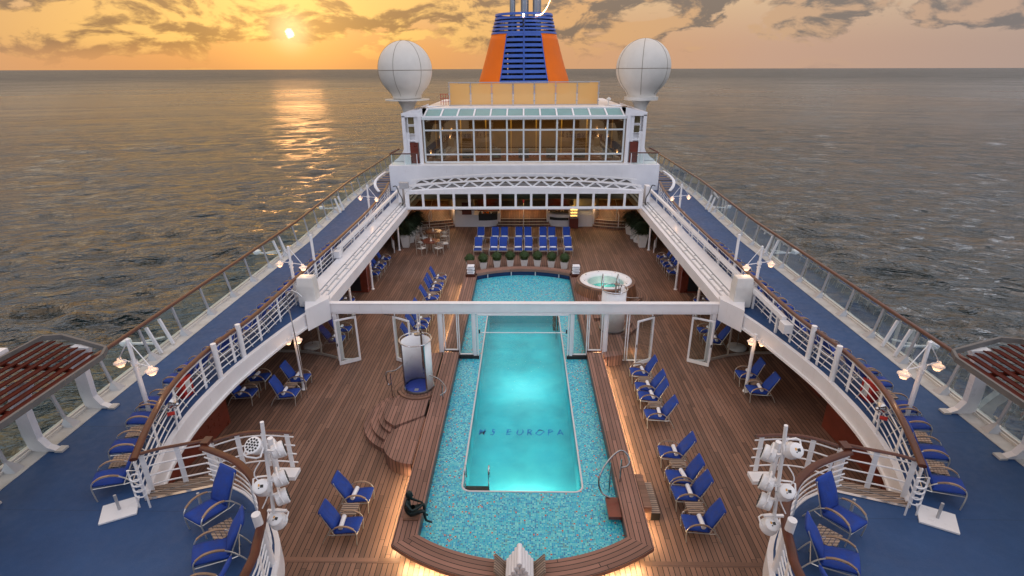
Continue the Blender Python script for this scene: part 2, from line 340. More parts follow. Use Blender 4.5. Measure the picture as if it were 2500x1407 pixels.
    def build(s,name,mat,parent=None,smooth=False,world=True,bevel=0.,fix=True,mirror=False):
        if parent is not None and world:
            l=parent.location; s.v=[(v[0]-l[0],v[1]-l[1],v[2]-l[2]) for v in s.v]
        me=s.mesh(name)
        if fix:
            import bmesh
            b=bmesh.new(); b.from_mesh(me); bmesh.ops.remove_doubles(b,verts=b.verts,dist=1e-5) if fix=='weld' else None; bmesh.ops.recalc_face_normals(b,faces=b.faces); b.to_mesh(me); b.free()
        me.materials.append(mat)
        if smooth:
            for p in me.polygons: p.use_smooth=True
            if smooth!='all':
                try: me.set_sharp_from_angle(angle=R(40))
                except Exception: pass
        o=bpy.data.objects.new(name,me); COL.objects.link(o)
        if parent is not None: o.parent=parent
        if bevel:
            md=o.modifiers.new('bevel','BEVEL'); md.width=bevel; md.segments=2; md.limit_method='ANGLE'
        return o
def tag(o,label,cat,group=None,kind=None):
    if label: o['label']=label
    if cat: o['category']=cat
    if group: o['group']=group
    if kind: o['kind']=kind
    return o
def thing(name,label,cat,loc=(0,0,0),rz=0.,group=None):
    o=bpy.data.objects.new(name,None); COL.objects.link(o); o.location=loc; o.rotation_euler=(0,0,rz); o.empty_display_size=.1
    return tag(o,label,cat,group)
def copy_thing(r,loc,rz,label,group=None):
    n=r.copy(); COL.objects.link(n); n.location=loc; n.rotation_euler=(0,0,rz); n['label']=label
    if group: n['group']=group
    for ch in list(r.children):
        c=ch.copy(); COL.objects.link(c); c.parent=n
        for g in list(ch.children):
            d=g.copy(); COL.objects.link(d); d.parent=c
    return n
class Maker:   # the first call places the prototype itself, later calls copy it
    def __init__(s,proto): s.p=proto; s.used=False
    def __call__(s,loc,rz,label,group=None):
        if not s.used:
            s.used=True; p=s.p; p.location=loc; p.rotation_euler=(0,0,rz); p['label']=label
            if group: p['group']=group
            return p
        return copy_thing(s.p,loc,rz,label,group)
ORD=['first','second','third','fourth','fifth','sixth','seventh','eighth','ninth','tenth','eleventh','twelfth','thirteenth','fourteenth','fifteenth','sixteenth','seventeenth','eighteenth','nineteenth','twentieth','twenty-first','twenty-second','twenty-third','twenty-fourth']
def smooth_path(pts,n=6,closed=False):   # Catmull-Rom
    P=[Vector(p) for p in pts]; out=[]
    N=len(P)
    for i in range(N-1):
        p0=P[max(i-1,0)];p1=P[i];p2=P[i+1];p3=P[min(i+2,N-1)]
        for k in range(n):
            t=k/n; out.append(.5*((2*p1)+(p2-p0)*t+(2*p0-5*p1+4*p2-p3)*t*t+(3*p1-p0-3*p2+p3)*t**3))
    out.append(P[-1]); return out
def offset_path(P,d):   # plan offset to the left of travel
    out=[]
    for i,p in enumerate(P):
        t=(P[min(i+1,len(P)-1)]-P[max(i-1,0)]); t=Vector((t.x,t.y,0)).normalized(); out.append(Vector((p.x-t.y*d,p.y+t.x*d,p.z)))
    return out
def resample(P,step):
    out=[P[0].copy()]; acc=0.
    for a,b in zip(P,P[1:]):
        L=(b-a).length
        while acc+L>=step:
            t=(step-acc)/L; a=a.lerp(b,t); out.append(a.copy()); L=(b-a).length; acc=0.
        acc+=L
    return out
SIDE={-1:'left',1:'right'}
# ================================================================== SETTING
def st(o,kind='structure'): o['kind']=kind; return o
def sea():
    nr,na=900,700; r0,r1=24.,60000.
    rad=r0*(r1/r0)**(np.linspace(0,1,nr)**1.15); 
    ang=np.linspace(R(-22),R(202),na); RR,AA=np.meshgrid(rad,ang,indexing='ij'); X=RR*np.cos(AA); Y=RR*np.sin(AA)
    rng=np.random.default_rng(3); Z=np.zeros_like(X); sp=np.gradient(rad)[:,None]*np.ones_like(X); sp=np.maximum(sp,RR*(ang[1]-ang[0]))
    main=R(88)
    for i in range(70):
        lam=1.7*(30/1.7)**(rng.random()**1.25); th=main+rng.normal(0,.45); k=2*PI/lam; A=.0178*lam**.72*(1 if lam<7 else (7/lam)**.5)*rng.uniform(.5,1.1); ph=rng.uniform(0,2*PI)
        fade=np.clip((lam/sp-2.5)/2.5,0,1); Yc=Y+.34*np.abs(X); w=np.sin(k*(X*math.cos(th)+Yc*math.sin(th))+ph+.6*np.sin(k*.23*(X*math.sin(th)-Y*math.cos(th))+ph))
        Z+=A*fade*(w-.25*np.cos(2*(k*(X*math.cos(th)+Y*math.sin(th))+ph)))
    v=np.stack([X,Y,Z],-1).reshape(-1,3)
    i=np.arange(nr-1)[:,None]*na+np.arange(na-1)[None,:]; f=np.stack([i,i+1,i+na+1,i+na],-1).reshape(-1,4)[:,::-1]
    me=bpy.data.meshes.new('sea'); me.vertices.add(len(v)); me.vertices.foreach_set('co',v.ravel()); me.loops.add(f.size); me.loops.foreach_set('vertex_index',f.ravel().astype(np.int32))
    me.polygons.add(len(f)); me.polygons.foreach_set('loop_start',(np.arange(len(f))*4).astype(np.int32)); me.polygons.foreach_set('loop_total',np.full(len(f),4,np.int32)); me.update(calc_edges=True)
    me.materials.append(M['sea']); me.polygons.foreach_set('use_smooth',np.ones(len(f),bool))
    o=bpy.data.objects.new('sea',me); COL.objects.link(o); o.location=(0,0,-19); o.rotation_euler=(0,.0052,0); st(o)
sea()
BZ=2.75
# pool deck with a hole for the mosaic basin
g=G()
arcF=lambda r,a: (r*math.sin(a),15.28-r*math.cos(a))
arcB=lambda r,a: (r*math.sin(a),26.2+r*math.cos(a))
def ring_in(off=0.):   # inside edge of the coaming, counter-clockwise
    a=math.asin((2.8+off)/(5.23+off)); P=[arcF(5.23+off,-a+2*a*i/16) for i in range(17)]
    P+= [arcB(5.23+off,a-2*a*i/16) for i in range(17)]
    return P
inner=ring_in(); 
# deck in four sheets round the basin
fy=inner[8][1]; 
half=[p for p in inner if p[0]>=-1e-6]
for s in (-1,1):
    H=sorted([(abs(p[0]),p[1]) for p in inner if p[0]*s>=-1e-6],key=lambda p:p[1])
    front=[p for p in H if p[1]<13]; back=[p for p in H if p[1]>13]
    path=front+back
    P=[(0.,4.)]+[(s*x,y) for x,y in path]+[(0.,46.),(s*12.95,46.),(s*12.95,4.)]
    g.prism(P,-.12,0.)
st(g.build('pool_deck',M['deck']))
# teak margin plank across the deck ahead of the pool
g=G(); g.box((-8.,10.45,.003),(9.6,.16,.006)); g.box((8.,10.45,.003),(9.6,.16,.006)); st(g.build('margin_plank',M['plain']))
# mosaic floor with the deep basin cut out
px,py0,py1=1.87,12.85,27.3
def rrect(x,y0,y1,r=.28,n=5):
    P=[]
    for cx,cy,a0 in ((x-r,y0+r,-90),(x-r,y1-r,0),(-x+r,y1-r,90),(-x+r,y0+r,180)):
        for i in range(n+1): a=R(a0+90*i/n); P.append((cx+r*math.cos(a),cy+r*math.sin(a)))
    return P
g=G(); rr=rrect(px,py0,py1)
for s in (-1,1):
    H=sorted([(abs(p[0]),p[1]) for p in inner if p[0]*s>=-1e-6],key=lambda p:p[1])
    hole=[p for p in rr if p[0]*s>0]; hole=sorted([(abs(p[0]),p[1]) for p in hole],key=lambda p:(p[1] if p[1]<20 else p[1]))
    lo=sorted([p for p in hole if p[1]<20],key=lambda p:(p[1],p[0])); hi=sorted([p for p in hole if p[1]>20],key=lambda p:(p[1],-p[0]))
    P=[(s*x,y) for x,y in H]+[(0.,py1)]+[(s*x,y) for x,y in reversed(lo+hi)]+[(0.,py0)]
    g.prism(P,.0,.12)
st(g.build('mosaic_floor',M['mosaic']))
# coping trim, basin, water
g=G(); ro=rrect(px,py0,py1,.28,8); ri=rrect(px-.05,py0+.05,py1-.05,.25,8); ro.append(ro[0]); ri.append(ri[0]); g.ring([p for p in ro],[p for p in ri],.02,.135)
root=thing('swimming_pool','long turquoise lit swimming pool with a white trim and lettering on its floor','pool',(0,20,0))
g.build('pool_trim',pbr('pool_trim',(.62,.60,.62),.4),root)
g=G(); rb=rrect(px-.045,py0+.045,py1-.045,.25,8); n=len(rb); D=-1.15
g.add([(x,y,.10) for x,y in rb]+[(x,y,D) for x,y in rb],[(i,n+i,n+(i+1)%n,(i+1)%n) for i in range(n)]+[tuple(range(n,2*n))])
g.build('basin',M['basin'],root,fix=False)
g=G(); g.add([(x,y,.09) for x,y in rb],[tuple(range(n))]); g.build('water_surface',M['pwater'],root,fix=False)
def textmesh(s,size,name,mat,loc,parent=None,rot=(0,0,0),sx=1.,wav=0.,ext=0.,bold=0.):
    c=bpy.data.curves.new('t','FONT'); c.body=s; c.size=size; c.align_x='CENTER'; c.align_y='CENTER'; c.extrude=ext; c.offset=bold; c.resolution_u=3; c.space_character=1.25 if wav else 1.
    to=bpy.data.objects.new('t',c); COL.objects.link(to); dg=bpy.context.evaluated_depsgraph_get(); dg.update()
    me=bpy.data.meshes.new_from_object(to.evaluated_get(dg)); bpy.data.objects.remove(to); 
    for v in me.vertices:
        v.co.x*=sx
        if wav: v.co.x+=wav*math.sin(v.co.y*19+v.co.x*5); v.co.y+=wav*1.3*math.sin(v.co.x*14+v.co.y*9)
    me.name=name; me.materials.clear(); me.materials.append(mat); o=bpy.data.objects.new(name,me); COL.objects.link(o)
    o.location=Vector(loc)-(parent.location if parent else Vector()); o.rotation_euler=rot
    if parent: o.parent=parent
    return o
TY=17.43
ltr=pbr('lettering_blue',(.0,.16,.42),.6)
for ch,x in zip('MSEUROPA',(-1.72,-1.27,-.62,-.13,.26,.69,1.11,1.55)): textmesh(ch,.43,'floor_lettering',ltr,(x*.93+.03,TY,D+.012),root,sx=1.0,wav=.035,bold=.004)
# lamps under the water
def plamp(x,y,z,e,r,col=(.9,1,.85)):
    l=bpy.data.lights.new('pool_lamp','AREA'); l.energy=e*.62; l.size=r*2; l.shape='DISK'; l.color=col; o=bpy.data.objects.new('pool_lamp',l); COL.objects.link(o); o.location=(x,y,z)
for y in np.arange(14.2,27,1.9):
    for x in (-.95,.95): plamp(x,float(y),-.12,10.5,.65,(.06,1,.97))
plamp(.1,13.45,-.25,110,.4,(1,.9,.62)); plamp(.05,20.7,-.15,30,.8,(1,.95,.8))  # near-end lamp, then an added mid-pool one whose patch imitates a cloud reflection
# ladder in the near left corner of the basin
def ladder(loc,label,rz=0):
    t=thing('pool_ladder',label,'pool ladder',loc,rz)
    for x in (-.36,.36):
        g=G(); pts=smooth_path([(x,0,-1.2),(x,0,.2),(x,.04,.55),(x,.2,.66),(x,.34,.5),(x,.36,.1)],5); g.tube(pts,.024,8); g.build('handrail',M['steel'],t,True,world=False)
    for z in (-.1,-.4,-.7):
        g=G(); g.box((0,.02,z),(.72,.30,.03)); g.build('step',M['black'],t,world=False)
    return t
ladder((-1.38,13.05,.1),'steel pool ladder with dark steps in the near left corner of the pool',0)
ladder((1.72,25.6,.1),'steel ladder on the far right side of the pool behind the glass screen',R(90))
# ------------------------------------------------------------------ coaming bench
def bench():
    t=thing('pool_surround','broad teak bench rim round the mosaic pool, warm light strip glowing beneath','bench',(0,20,0))
    zt=.5
    # front arc
    a=math.asin(2.8/5.23); a2=math.asin(3.42/5.87)
    A=[arcF(5.23,-a+2*a*i/24) for i in range(25)]; B=[arcF(5.87,-a2+2*a2*i/24) for i in range(25)]
    g=G(); g.ring(A,B,.38,zt); g.build('front_seat',M['bench_f'],t)
    A2=[arcF(5.235,-a+2*a*i/24) for i in range(25)]; B2=[arcF(5.50,-a2+2*a2*i/24) for i in range(25)]
    g=G(); g.ring(A2,B2,0.,.38); g.build('front_plinth',M['cap'],t)
    for s in (-1,1):
        yf=arcF(5.23,a)[1]; yf2=arcF(5.87,a2)[1]
        g=G(); g.prism([(s*2.8,yf),(s*3.42,yf2),(s*3.45,20.9),(s*2.8,20.9)],.38,zt-.002); g.build('side_seat',M['bench_y'],t)
        g=G(); g.prism([(s*2.795,yf),(s*3.12,yf+.1),(s*3.12,30.7),(s*2.795,30.7)],.0,.378); g.build('side_plinth',M['cap'],t)
        g=G(); g.prism([(s*2.8,21.15),(s*3.5,21.15),(s*3.5,30.4),(s*2.8,30.4)],.38,zt-.002); g.build('side_seat',M['bench_y'],t)
        g=G(); g.box((s*3.135,15.6,.30),(.02,10.2,.03)); g.build('light_strip',M['led'],t)
        g=G(); g.box((s*3.135,25.8,.30),(.02,9.,.03)); g.build('light_strip',M['led'],t)
        g=G(); C2=[arcF(5.515,s*(.12+.42*i/8)) for i in range(9)]; g.tube([(x,y,.30) for x,y in C2],.015,4); g.build('light_strip',M['led'],t)
    b=math.asin(2.8/5.23)
    A=[arcB(5.23,-b+2*b*i/24) for i in range(25)]; B=[arcB(5.78,-b*1.03+2*b*1.03*i/24) for i in range(25)]
    g=G(); g.ring(A,B,.36,.52); g.build('aft_seat',M['bench_b'],t)
    A3=[arcB(5.40,-b+2*b*i/24) for i in range(25)]; B3=[arcB(5.6,-b*1.03+2*b*1.03*i/24) for i in range(25)]
    g=G(); g.ring(A3,B3,0,.36); g.build('aft_plinth',M['blue'],t)
    for i in (3,9,15,21):
        x,y=arcB(5.3,-b+2*b*i/24); g=G(); g.tube([(x,y,.1),(x,y,.36)],.03,8); g.build('leg',M['white2'],t,True)
bench()
def area(x,y,z,sx,sy,e,rz=0,col=(1,.74,.42)):
    l=bpy.data.lights.new('strip_lamp','AREA'); l.shape='RECTANGLE'; l.size=sx; l.size_y=sy; l.energy=e; l.color=col; o=bpy.data.objects.new('strip_lamp',l); COL.objects.link(o); o.location=(x,y,z); o.rotation_euler=(0,rz,0); return o
area(3.36,15.8,.25,.06,9.8,130,R(-26)); area(-3.36,12.1,.25,.06,3.0,44,R(26)); area(-3.36,25.8,.25,.06,9,115,R(26)); area(3.36,22.,.25,.06,2.,36,R(-26))
for s in (-1,1):
    o=area(*arcF(5.70,s*.33),.26,2.6,.06,62); o.rotation_euler=(R(-30),0,s*R(19))
# ------------------------------------------------------------------ upper blue decks
FAS=[(8.82,9.80),(9.3,11.1),(9.47,11.75),(9.6,12.5),(9.68,13.3),(9.70,14.2),(9.68,15.2),(9.6,16.),(9.42,17.2),(9.15,18.7),(8.85,19.95),(8.62,20.85)]
FR=[(4.72,4.),(4.72,6.8),(4.82,7.5),(5.10,8.4),(5.62,9.15),(6.25,9.72),(6.85,10.05),(7.42,10.30)]
fas=[ (p.x,p.y) for p in smooth_path([(a,b,0) for a,b in FAS],5)]
frc=[ (p.x,p.y) for p in smooth_path([(a,b,0) for a,b in FR],5)]
for s in (-1,1):
    P=[(x,y) for x,y in frc]+[(x,y) for x,y in fas]+[(9.0,21.1),(9.3,21.3),(9.3,46.),(10.0,46.),(10.0,60.),(13.1,60.),(13.1,42.),(12.45,30.),(12.45,4.)]
    g=G(); g.prism([(s*x,y) for x,y in P],2.58,BZ); st(g.build('upper_deck',M['blue']))
    # curved white edge beam
    t=thing('deck_edge_beam','curved white edge beam of the %s upper deck, sweeping from the steps to the glass screen'%SIDE[s],'beam',(s*9.4,15,2.2))
    A=[(s*x,y) for x,y in fas]; B=[(s*(x+.14),y) for x,y in fas]
    g=G(); g.ring([(x-s*.06,y) for x,y in A],[(x+s*.10,y) for x,y in A],2.30,BZ+.05); g.build('fascia',M['white'],t,'s')
    g=G(); g.ring([(x-s*.12,y) for x,y in A],[(x+s*.12,y) for x,y in A],2.22,2.298); g.build('bottom_flange',M['white2'],t)
    g=G(); A=[(s*x,y) for x,y in frc]; g.ring([(x-s*.04,y) for x,y in A],[(x+s*.08,y) for x,y in A],2.2,BZ+.03)
    t2=thing('deck_edge_beam','curved white edge of the near %s balcony beside the stage lamps'%SIDE[s],'beam',(s*5,7,2.2)); g.build('fascia',M['white'],t2)
    # scupper gutter and kerb
    ox=lambda y: 12.45 if y<30 else 12.45+(y-30)*.65/12 if y<42 else 13.1
    ys=[4,30,42,60]; a=[(s*ox(y),y) for y in ys]; b=[(s*(ox(y)+.42),y) for y in ys]; c=[(s*(ox(y)+.50),y) for y in ys]; d=[(s*(ox(y)+.62),y) for y in ys]
    g=G(); g.ring(a,b,2.60,BZ+.02); st(g.build('gutter',M['gutter']))
    g=G(); g.ring(b,[(x+s*.04,y) for x,y in b],2.6,BZ+.09); g.ring(c,d,2.6,BZ+.12); st(g.build('kerb',M['offwhite']))
    # hull side and dark space below the deck
    g=G(); g.ring([(s*13.05,-6),(s*13.05,90)],[(s*13.2,-6),(s*13.2,90)],-19.5,2.59); tag(g.build('hull_side',M['white'],None),'white %s hull side of the ship above the sea'%SIDE[s],'hull')
    g=G(); g.ring([(s*12.3,9),(s*12.3,44)],[(s*12.4,9),(s*12.4,44)],0.01,2.57); wl=thing('side_wall','dark mahogany side wall with louvres below the %s upper deck'%SIDE[s],'wall',(s*12.35,26,0)); g.build('panelling',M['maho'],wl)
    g=G()
    for k in range(7): g.box((s*12.26,24.,1.35+k*.13),(.03,9.,.035))
    g.build('louvre',M['grey'],wl)
    # teak sill at the head of the steps
    t3=thing('stairway','teak and aluminium stair head between the %s railings'%SIDE[s],'steps',(s*8.1,9.9,2.4))
    d=Vector((7.42-8.82,10.30-9.80,0)).normalized(); nrm=Vector((-d.y,d.x,0)); nrm=nrm if nrm.y>0 else -nrm
    def strip(o0,o1,z0,z1,mat,nm):
        p=Vector((8.82,9.8,0)); q=Vector((7.42,10.3,0)); Q=[p+nrm*o0,q+nrm*o0,q+nrm*o1,p+nrm*o1]; g=G(); g.prism([(s*v.x,v.y) for v in Q],z0,z1); g.build(nm,mat,t3)
    strip(-.22,-.14,2.5,BZ+.025,M['steel'],'nosing'); strip(-.14,.02,2.5,BZ+.02,M['greyteak'],'tread'); strip(.02,.05,2.5,BZ+.028,M['steel'],'nosing'); strip(.05,.26,2.4,BZ+.015,M['greyteak'],'tread')
    for k in range(6): strip(.30+.24*k,.56+.24*k,2.25-.32*k,2.32-.32*k,M['greyteak'],'tread')
# ------------------------------------------------------------------ deck ahead of the frame (forward house the photographer stands on)
t=thing('forward_house','white forward deckhouse with curved balconies, seen mirrored in the big windows','deckhouse',(0,-2,0))
g=G(); g.box((0,-3.2,5.),(26,3.,10.)); g.build('wall',M['white'],t)
for z in (5.2,8.0):
    a=[(x,-1.2-.0*x*x+1.6*math.cos(x/9.)) for x in np.linspace(-9,9,19)]; g=G(); g.ring(a,[(x,-1.8) for x,_ in a],z,z+.35); g.build('balcony',M['white2'],t)
    g=G()
    for k in range(3): g.tube([(x,y,z+.6+.25*k) for x,y in a],.02,5)
    g.tube([(x,y,z+1.4) for x,y in a],.05,6); g.build('railing',M['cap'],t)
for z in (3.6,6.4,8.9):
    g=G(); g.box((0,-1.69,z),(18,.04,1.2)); g.build('window_band',M['dark'],t)
# ------------------------------------------------------------------ railings
def outer_rail(s):
    t=thing('deck_railing','tall glass deck railing with a varnished wooden cap along the %s ship side'%SIDE[s],'railing',(s*12.8,30,BZ))
    bx=lambda y: 12.88 if y<30 else 12.88+(y-30)*.60/12 if y<42 else 13.48
    ys=list(np.arange(5.0,58,1.87)); cap=[(s*(bx(y)+.20),y,3.93) for y in np.arange(4,60,1.)]
    g=G(); g.tube(cap,.062,8,sx=1.3); g.build('handrail',M['cap'],t,True)
    for i,y in enumerate(ys):
        x=bx(y); g=G()
        g.bar((s*(x-.02),y,BZ+.1),(s*(x+.16),y,3.88),.05,.085,up=(0,1,0))
        g.add([(s*(x-.30),y-.14,BZ+.02),(s*(x-.30),y+.14,BZ+.02),(s*(x+.05),y+.20,BZ+.02),(s*(x+.05),y-.20,BZ+.02),(s*(x-.02),y-.04,BZ+.26),(s*(x-.02),y+.04,BZ+.26)],[(0,1,2,3),(0,4,5,1),(2,5,4,3),(1,5,2),(0,3,4)])
        g.build('stanchion',M['grey'],t)
        if i+1<len(ys):
            y2=ys[i+1]; x2=bx(y2); a=.07
            g=G(); g.quad((s*(x+.05),y+a,BZ+.16),(s*(x2+.05),y2-a,BZ+.16),(s*(x2+.19),y2-a,3.84),(s*(x+.19),y+a,3.84)); g.build('glass_panel',M['railglass'],t,fix=False)
    return t
def bar_rail(label,path,name='deck_railing',nb=5,h=1.1,step=1.5,capr=.06,capmat='cap',z0=None,lean=0.,extra=None):
    z=BZ if z0 is None else z0
    c=path[len(path)//2]; t=thing(name,label,'railing',(c.x,c.y,z))
    g=G(); g.tube([(p.x,p.y,z+h) for p in path],capr,8,sx=1.5,sz=.85); g.build('handrail',M[capmat],t,True)
    for k in range(nb):
        g=G(); g.tube([(p.x,p.y,z+.16+(h-.28)*k/(nb-1)) for p in path],.019,6); g.build('rail_bar',M['white2'],t,True)
    S_=resample(path,step)
    for i,p in enumerate(S_):
        q=S_[min(i+1,len(S_)-1)]; r=S_[max(i-1,0)]; d=(q-r).normalized()
        g=G(); g.bar((p.x,p.y,z),(p.x,p.y,z+h-.04),.022,.11,up=(d.x,d.y,0)) ; g.build('stanchion',M['white2'],t)
    return t
CAPP=[(8.80,9.72),(9.15,10.6),(9.50,11.6),(9.75,12.5),(9.90,13.4),(9.94,14.3),(9.92,15.2),(9.80,16.2),(9.66,17.4),(9.62,19),(9.62,22),(9.64,28),(9.70,33),(10.05,38.5),(10.5,42)]
for s in (-1,1):
    outer_rail(s)
    pth=smooth_path([(s*x,y,0) for x,y in CAPP],5)
    bar_rail('curved white %s railing with a wooden cap along the row of loungers'%SIDE[s],pth,step=1.62)
    pf=smooth_path([(s*(x+.06),y-.05,0) for x,y in [(4.74,4.),(4.76,6.8),(4.86,7.5),(5.15,8.4),(5.66,9.12),(6.28,9.68),(6.88,10.0),(7.42,10.22)]],5)
    bar_rail('curved wooden-capped railing round the near %s balcony'%SIDE[s],pf,step=1.15,nb=6)
    # railing across the stair head with swept cap
    bar_rail('short railing with dark cap across the %s stair head'%SIDE[s],smooth_path([(s*8.80,9.95,0),(s*8.5,10.12,0),(s*8.,10.3,0),(s*7.45,10.5,0)],4),step=.72,nb=4,h=1.08,capr=.035)
    # railing down beside the steps
    bar_rail('white railing running from the newel behind the %s stage lamps'%SIDE[s],smooth_path([(s*7.45,10.4,0),(s*6.9,10.75,0),(s*6.3,10.85,0),(s*5.6,10.8,0)],4),step=.6,nb=4,h=1.05,capr=.035,z0=BZ)
    g=G(); g.prism([(s*6.2,10.5),(s*6.2,10.85),(s*5.6,10.85),(s*5.6,10.5)],2.60,2.70); tag(g.build('landing',M['white'],None),'white landing plate under the rail beside the near %s balcony'%SIDE[s],'landing')
    # newel posts
    for (x,y,lab) in ((7.44,10.33,'stout white newel post at the head of the %s steps'),):
        t=thing('newel_post',lab%SIDE[s],'post',(s*x,y,2.)); g=G(); g.tube([(s*x,y,1.9),(s*x,y,3.86)],.075,12); g.build('shaft',M['white2'],t,True); g=G(); g.box((s*x,y,3.9),(.18,.26,.09)); g.build('cap',M['cap'],t)
    # bollard-like white stubs on the curved rail
    for k,(x,y) in enumerate(((9.78,16.35),(9.86,14.95))):
        g=G(); g.tube([(s*(x-.1),y,BZ),(s*(x-.1),y,BZ+1.28)],.085,12); tag(g.build('rail_post',M['white2'],None,True),'thick white tube post on the %s curved railing, %s from the steps'%(SIDE[s],['farther','nearer'][k]),'post')
# ------------------------------------------------------------------ sliding-roof tracks
for s in (-1,1):
    t=thing('roof_track','long stepped white roof track with dark slots along the %s side of the opening'%SIDE[s],'roof track',(s*8.8,30,2.6))
    y0,y1=20.9,43.6
    def run(x0,x1,z0,z1,mat,nm):
        g=G(); g.box((s*(x0+x1)/2,(y0+y1)/2,(z0+z1)/2),(abs(x1-x0),y1-y0,z1-z0)); g.build(nm,mat,t)
    run(8.3,8.52,2.35,2.86,M['white'],'inner_beam'); run(8.52,8.56,2.4,2.80,M['dark'],'slot'); run(8.56,8.72,2.4,2.95,M['white2'],'rail'); run(8.72,8.77,2.4,2.86,M['dark'],'slot')
    run(8.77,8.88,2.4,3.02,M['white2'],'rail'); run(8.88,8.94,2.4,2.92,M['dark'],'slot')
    g=G(); g.add([(s*8.94,y0,3.04),(s*9.42,y0,3.16),(s*9.42,y1,3.16),(s*8.94,y1,3.04),(s*8.94,y0,2.5),(s*9.42,y0,2.5),(s*9.42,y1,2.5),(s*8.94,y1,2.5)],[(0,1,2,3),(4,5,1,0),(5,6,2,1),(7,4,0,3)]); g.build('cover_plate',M['wplate'],t)
    g=G()
    for y in np.arange(22,43,1.4): g.box((s*8.64,y,2.965),(.14,.05,.03)); g.box((s*8.82,y+.4,3.03),(.08,.05,.03))
    g.build('bolt_plate',M['grey'],t)
    # end block where the beam meets the track
    g=G(); g.prism([(s*8.22,20.85),(s*8.3,21.25),(s*9.4,21.25),(s*9.0,20.3),(s*8.78,19.7)],2.1,3.05); g.build('end_block',M['white'],t)
    # square drive tube above the rail
    ye=17.9 if s>0 else 26.2
    tb=thing('drive_beam','square white drive tube carried above the rail bars on the %s side'%SIDE[s],'beam',(s*9.45,30,3.5))
    g=G(); g.box((s*9.45,(ye+42)/2,3.55),(.17,42-ye,.17)); g.build('tube',M['white2'],tb)
    for y in np.arange(ye+.5,42,2.2): g=G(); g.box((s*9.47,y,3.1),(.07,.10,.74)); g.build('bracket',M['white2'],tb)
    g=G(); g.box((s*9.42,ye-.25,3.35),(.30,.42,.34)); g.build('motor_box',M['white2'],tb)
    g=G(); g.tube([(s*(9.50+.05*math.sin(y*3)),y,3.42-.07*abs(math.sin(y*1.9))) for y in np.arange(34,42,.3)],.022,5); g.build('cable',M['black'],tb,True)
    # cloth-covered boxes
    t=thing('covered_cabinet','white canvas-covered cabinet standing where the %s track meets the glass screen'%SIDE[s],'cabinet',(s*9.02,20.85,BZ))
    g=G(); P=[(-.36,-.26),(.36,-.26),(.36,.26),(-.36,.26)]; n=4; vs=[]
    for z,k in ((0.,.90),(.05,1.),(.9,1.02),(1.27,.90),(1.30,.86)): vs+=[(s*9.02+x*k,20.85+y*k*1.05,BZ+.02+z) for x,y in P]
    fs=[(i*4+k,i*4+(k+1)%4,(i+1)*4+(k+1)%4,(i+1)*4+k) for i in range(4) for k in range(4)]+[(16,17,18,19),(3,2,1,0)]
    g.add(vs,fs); g.build('cover',M['pot'],t,bevel=.03)
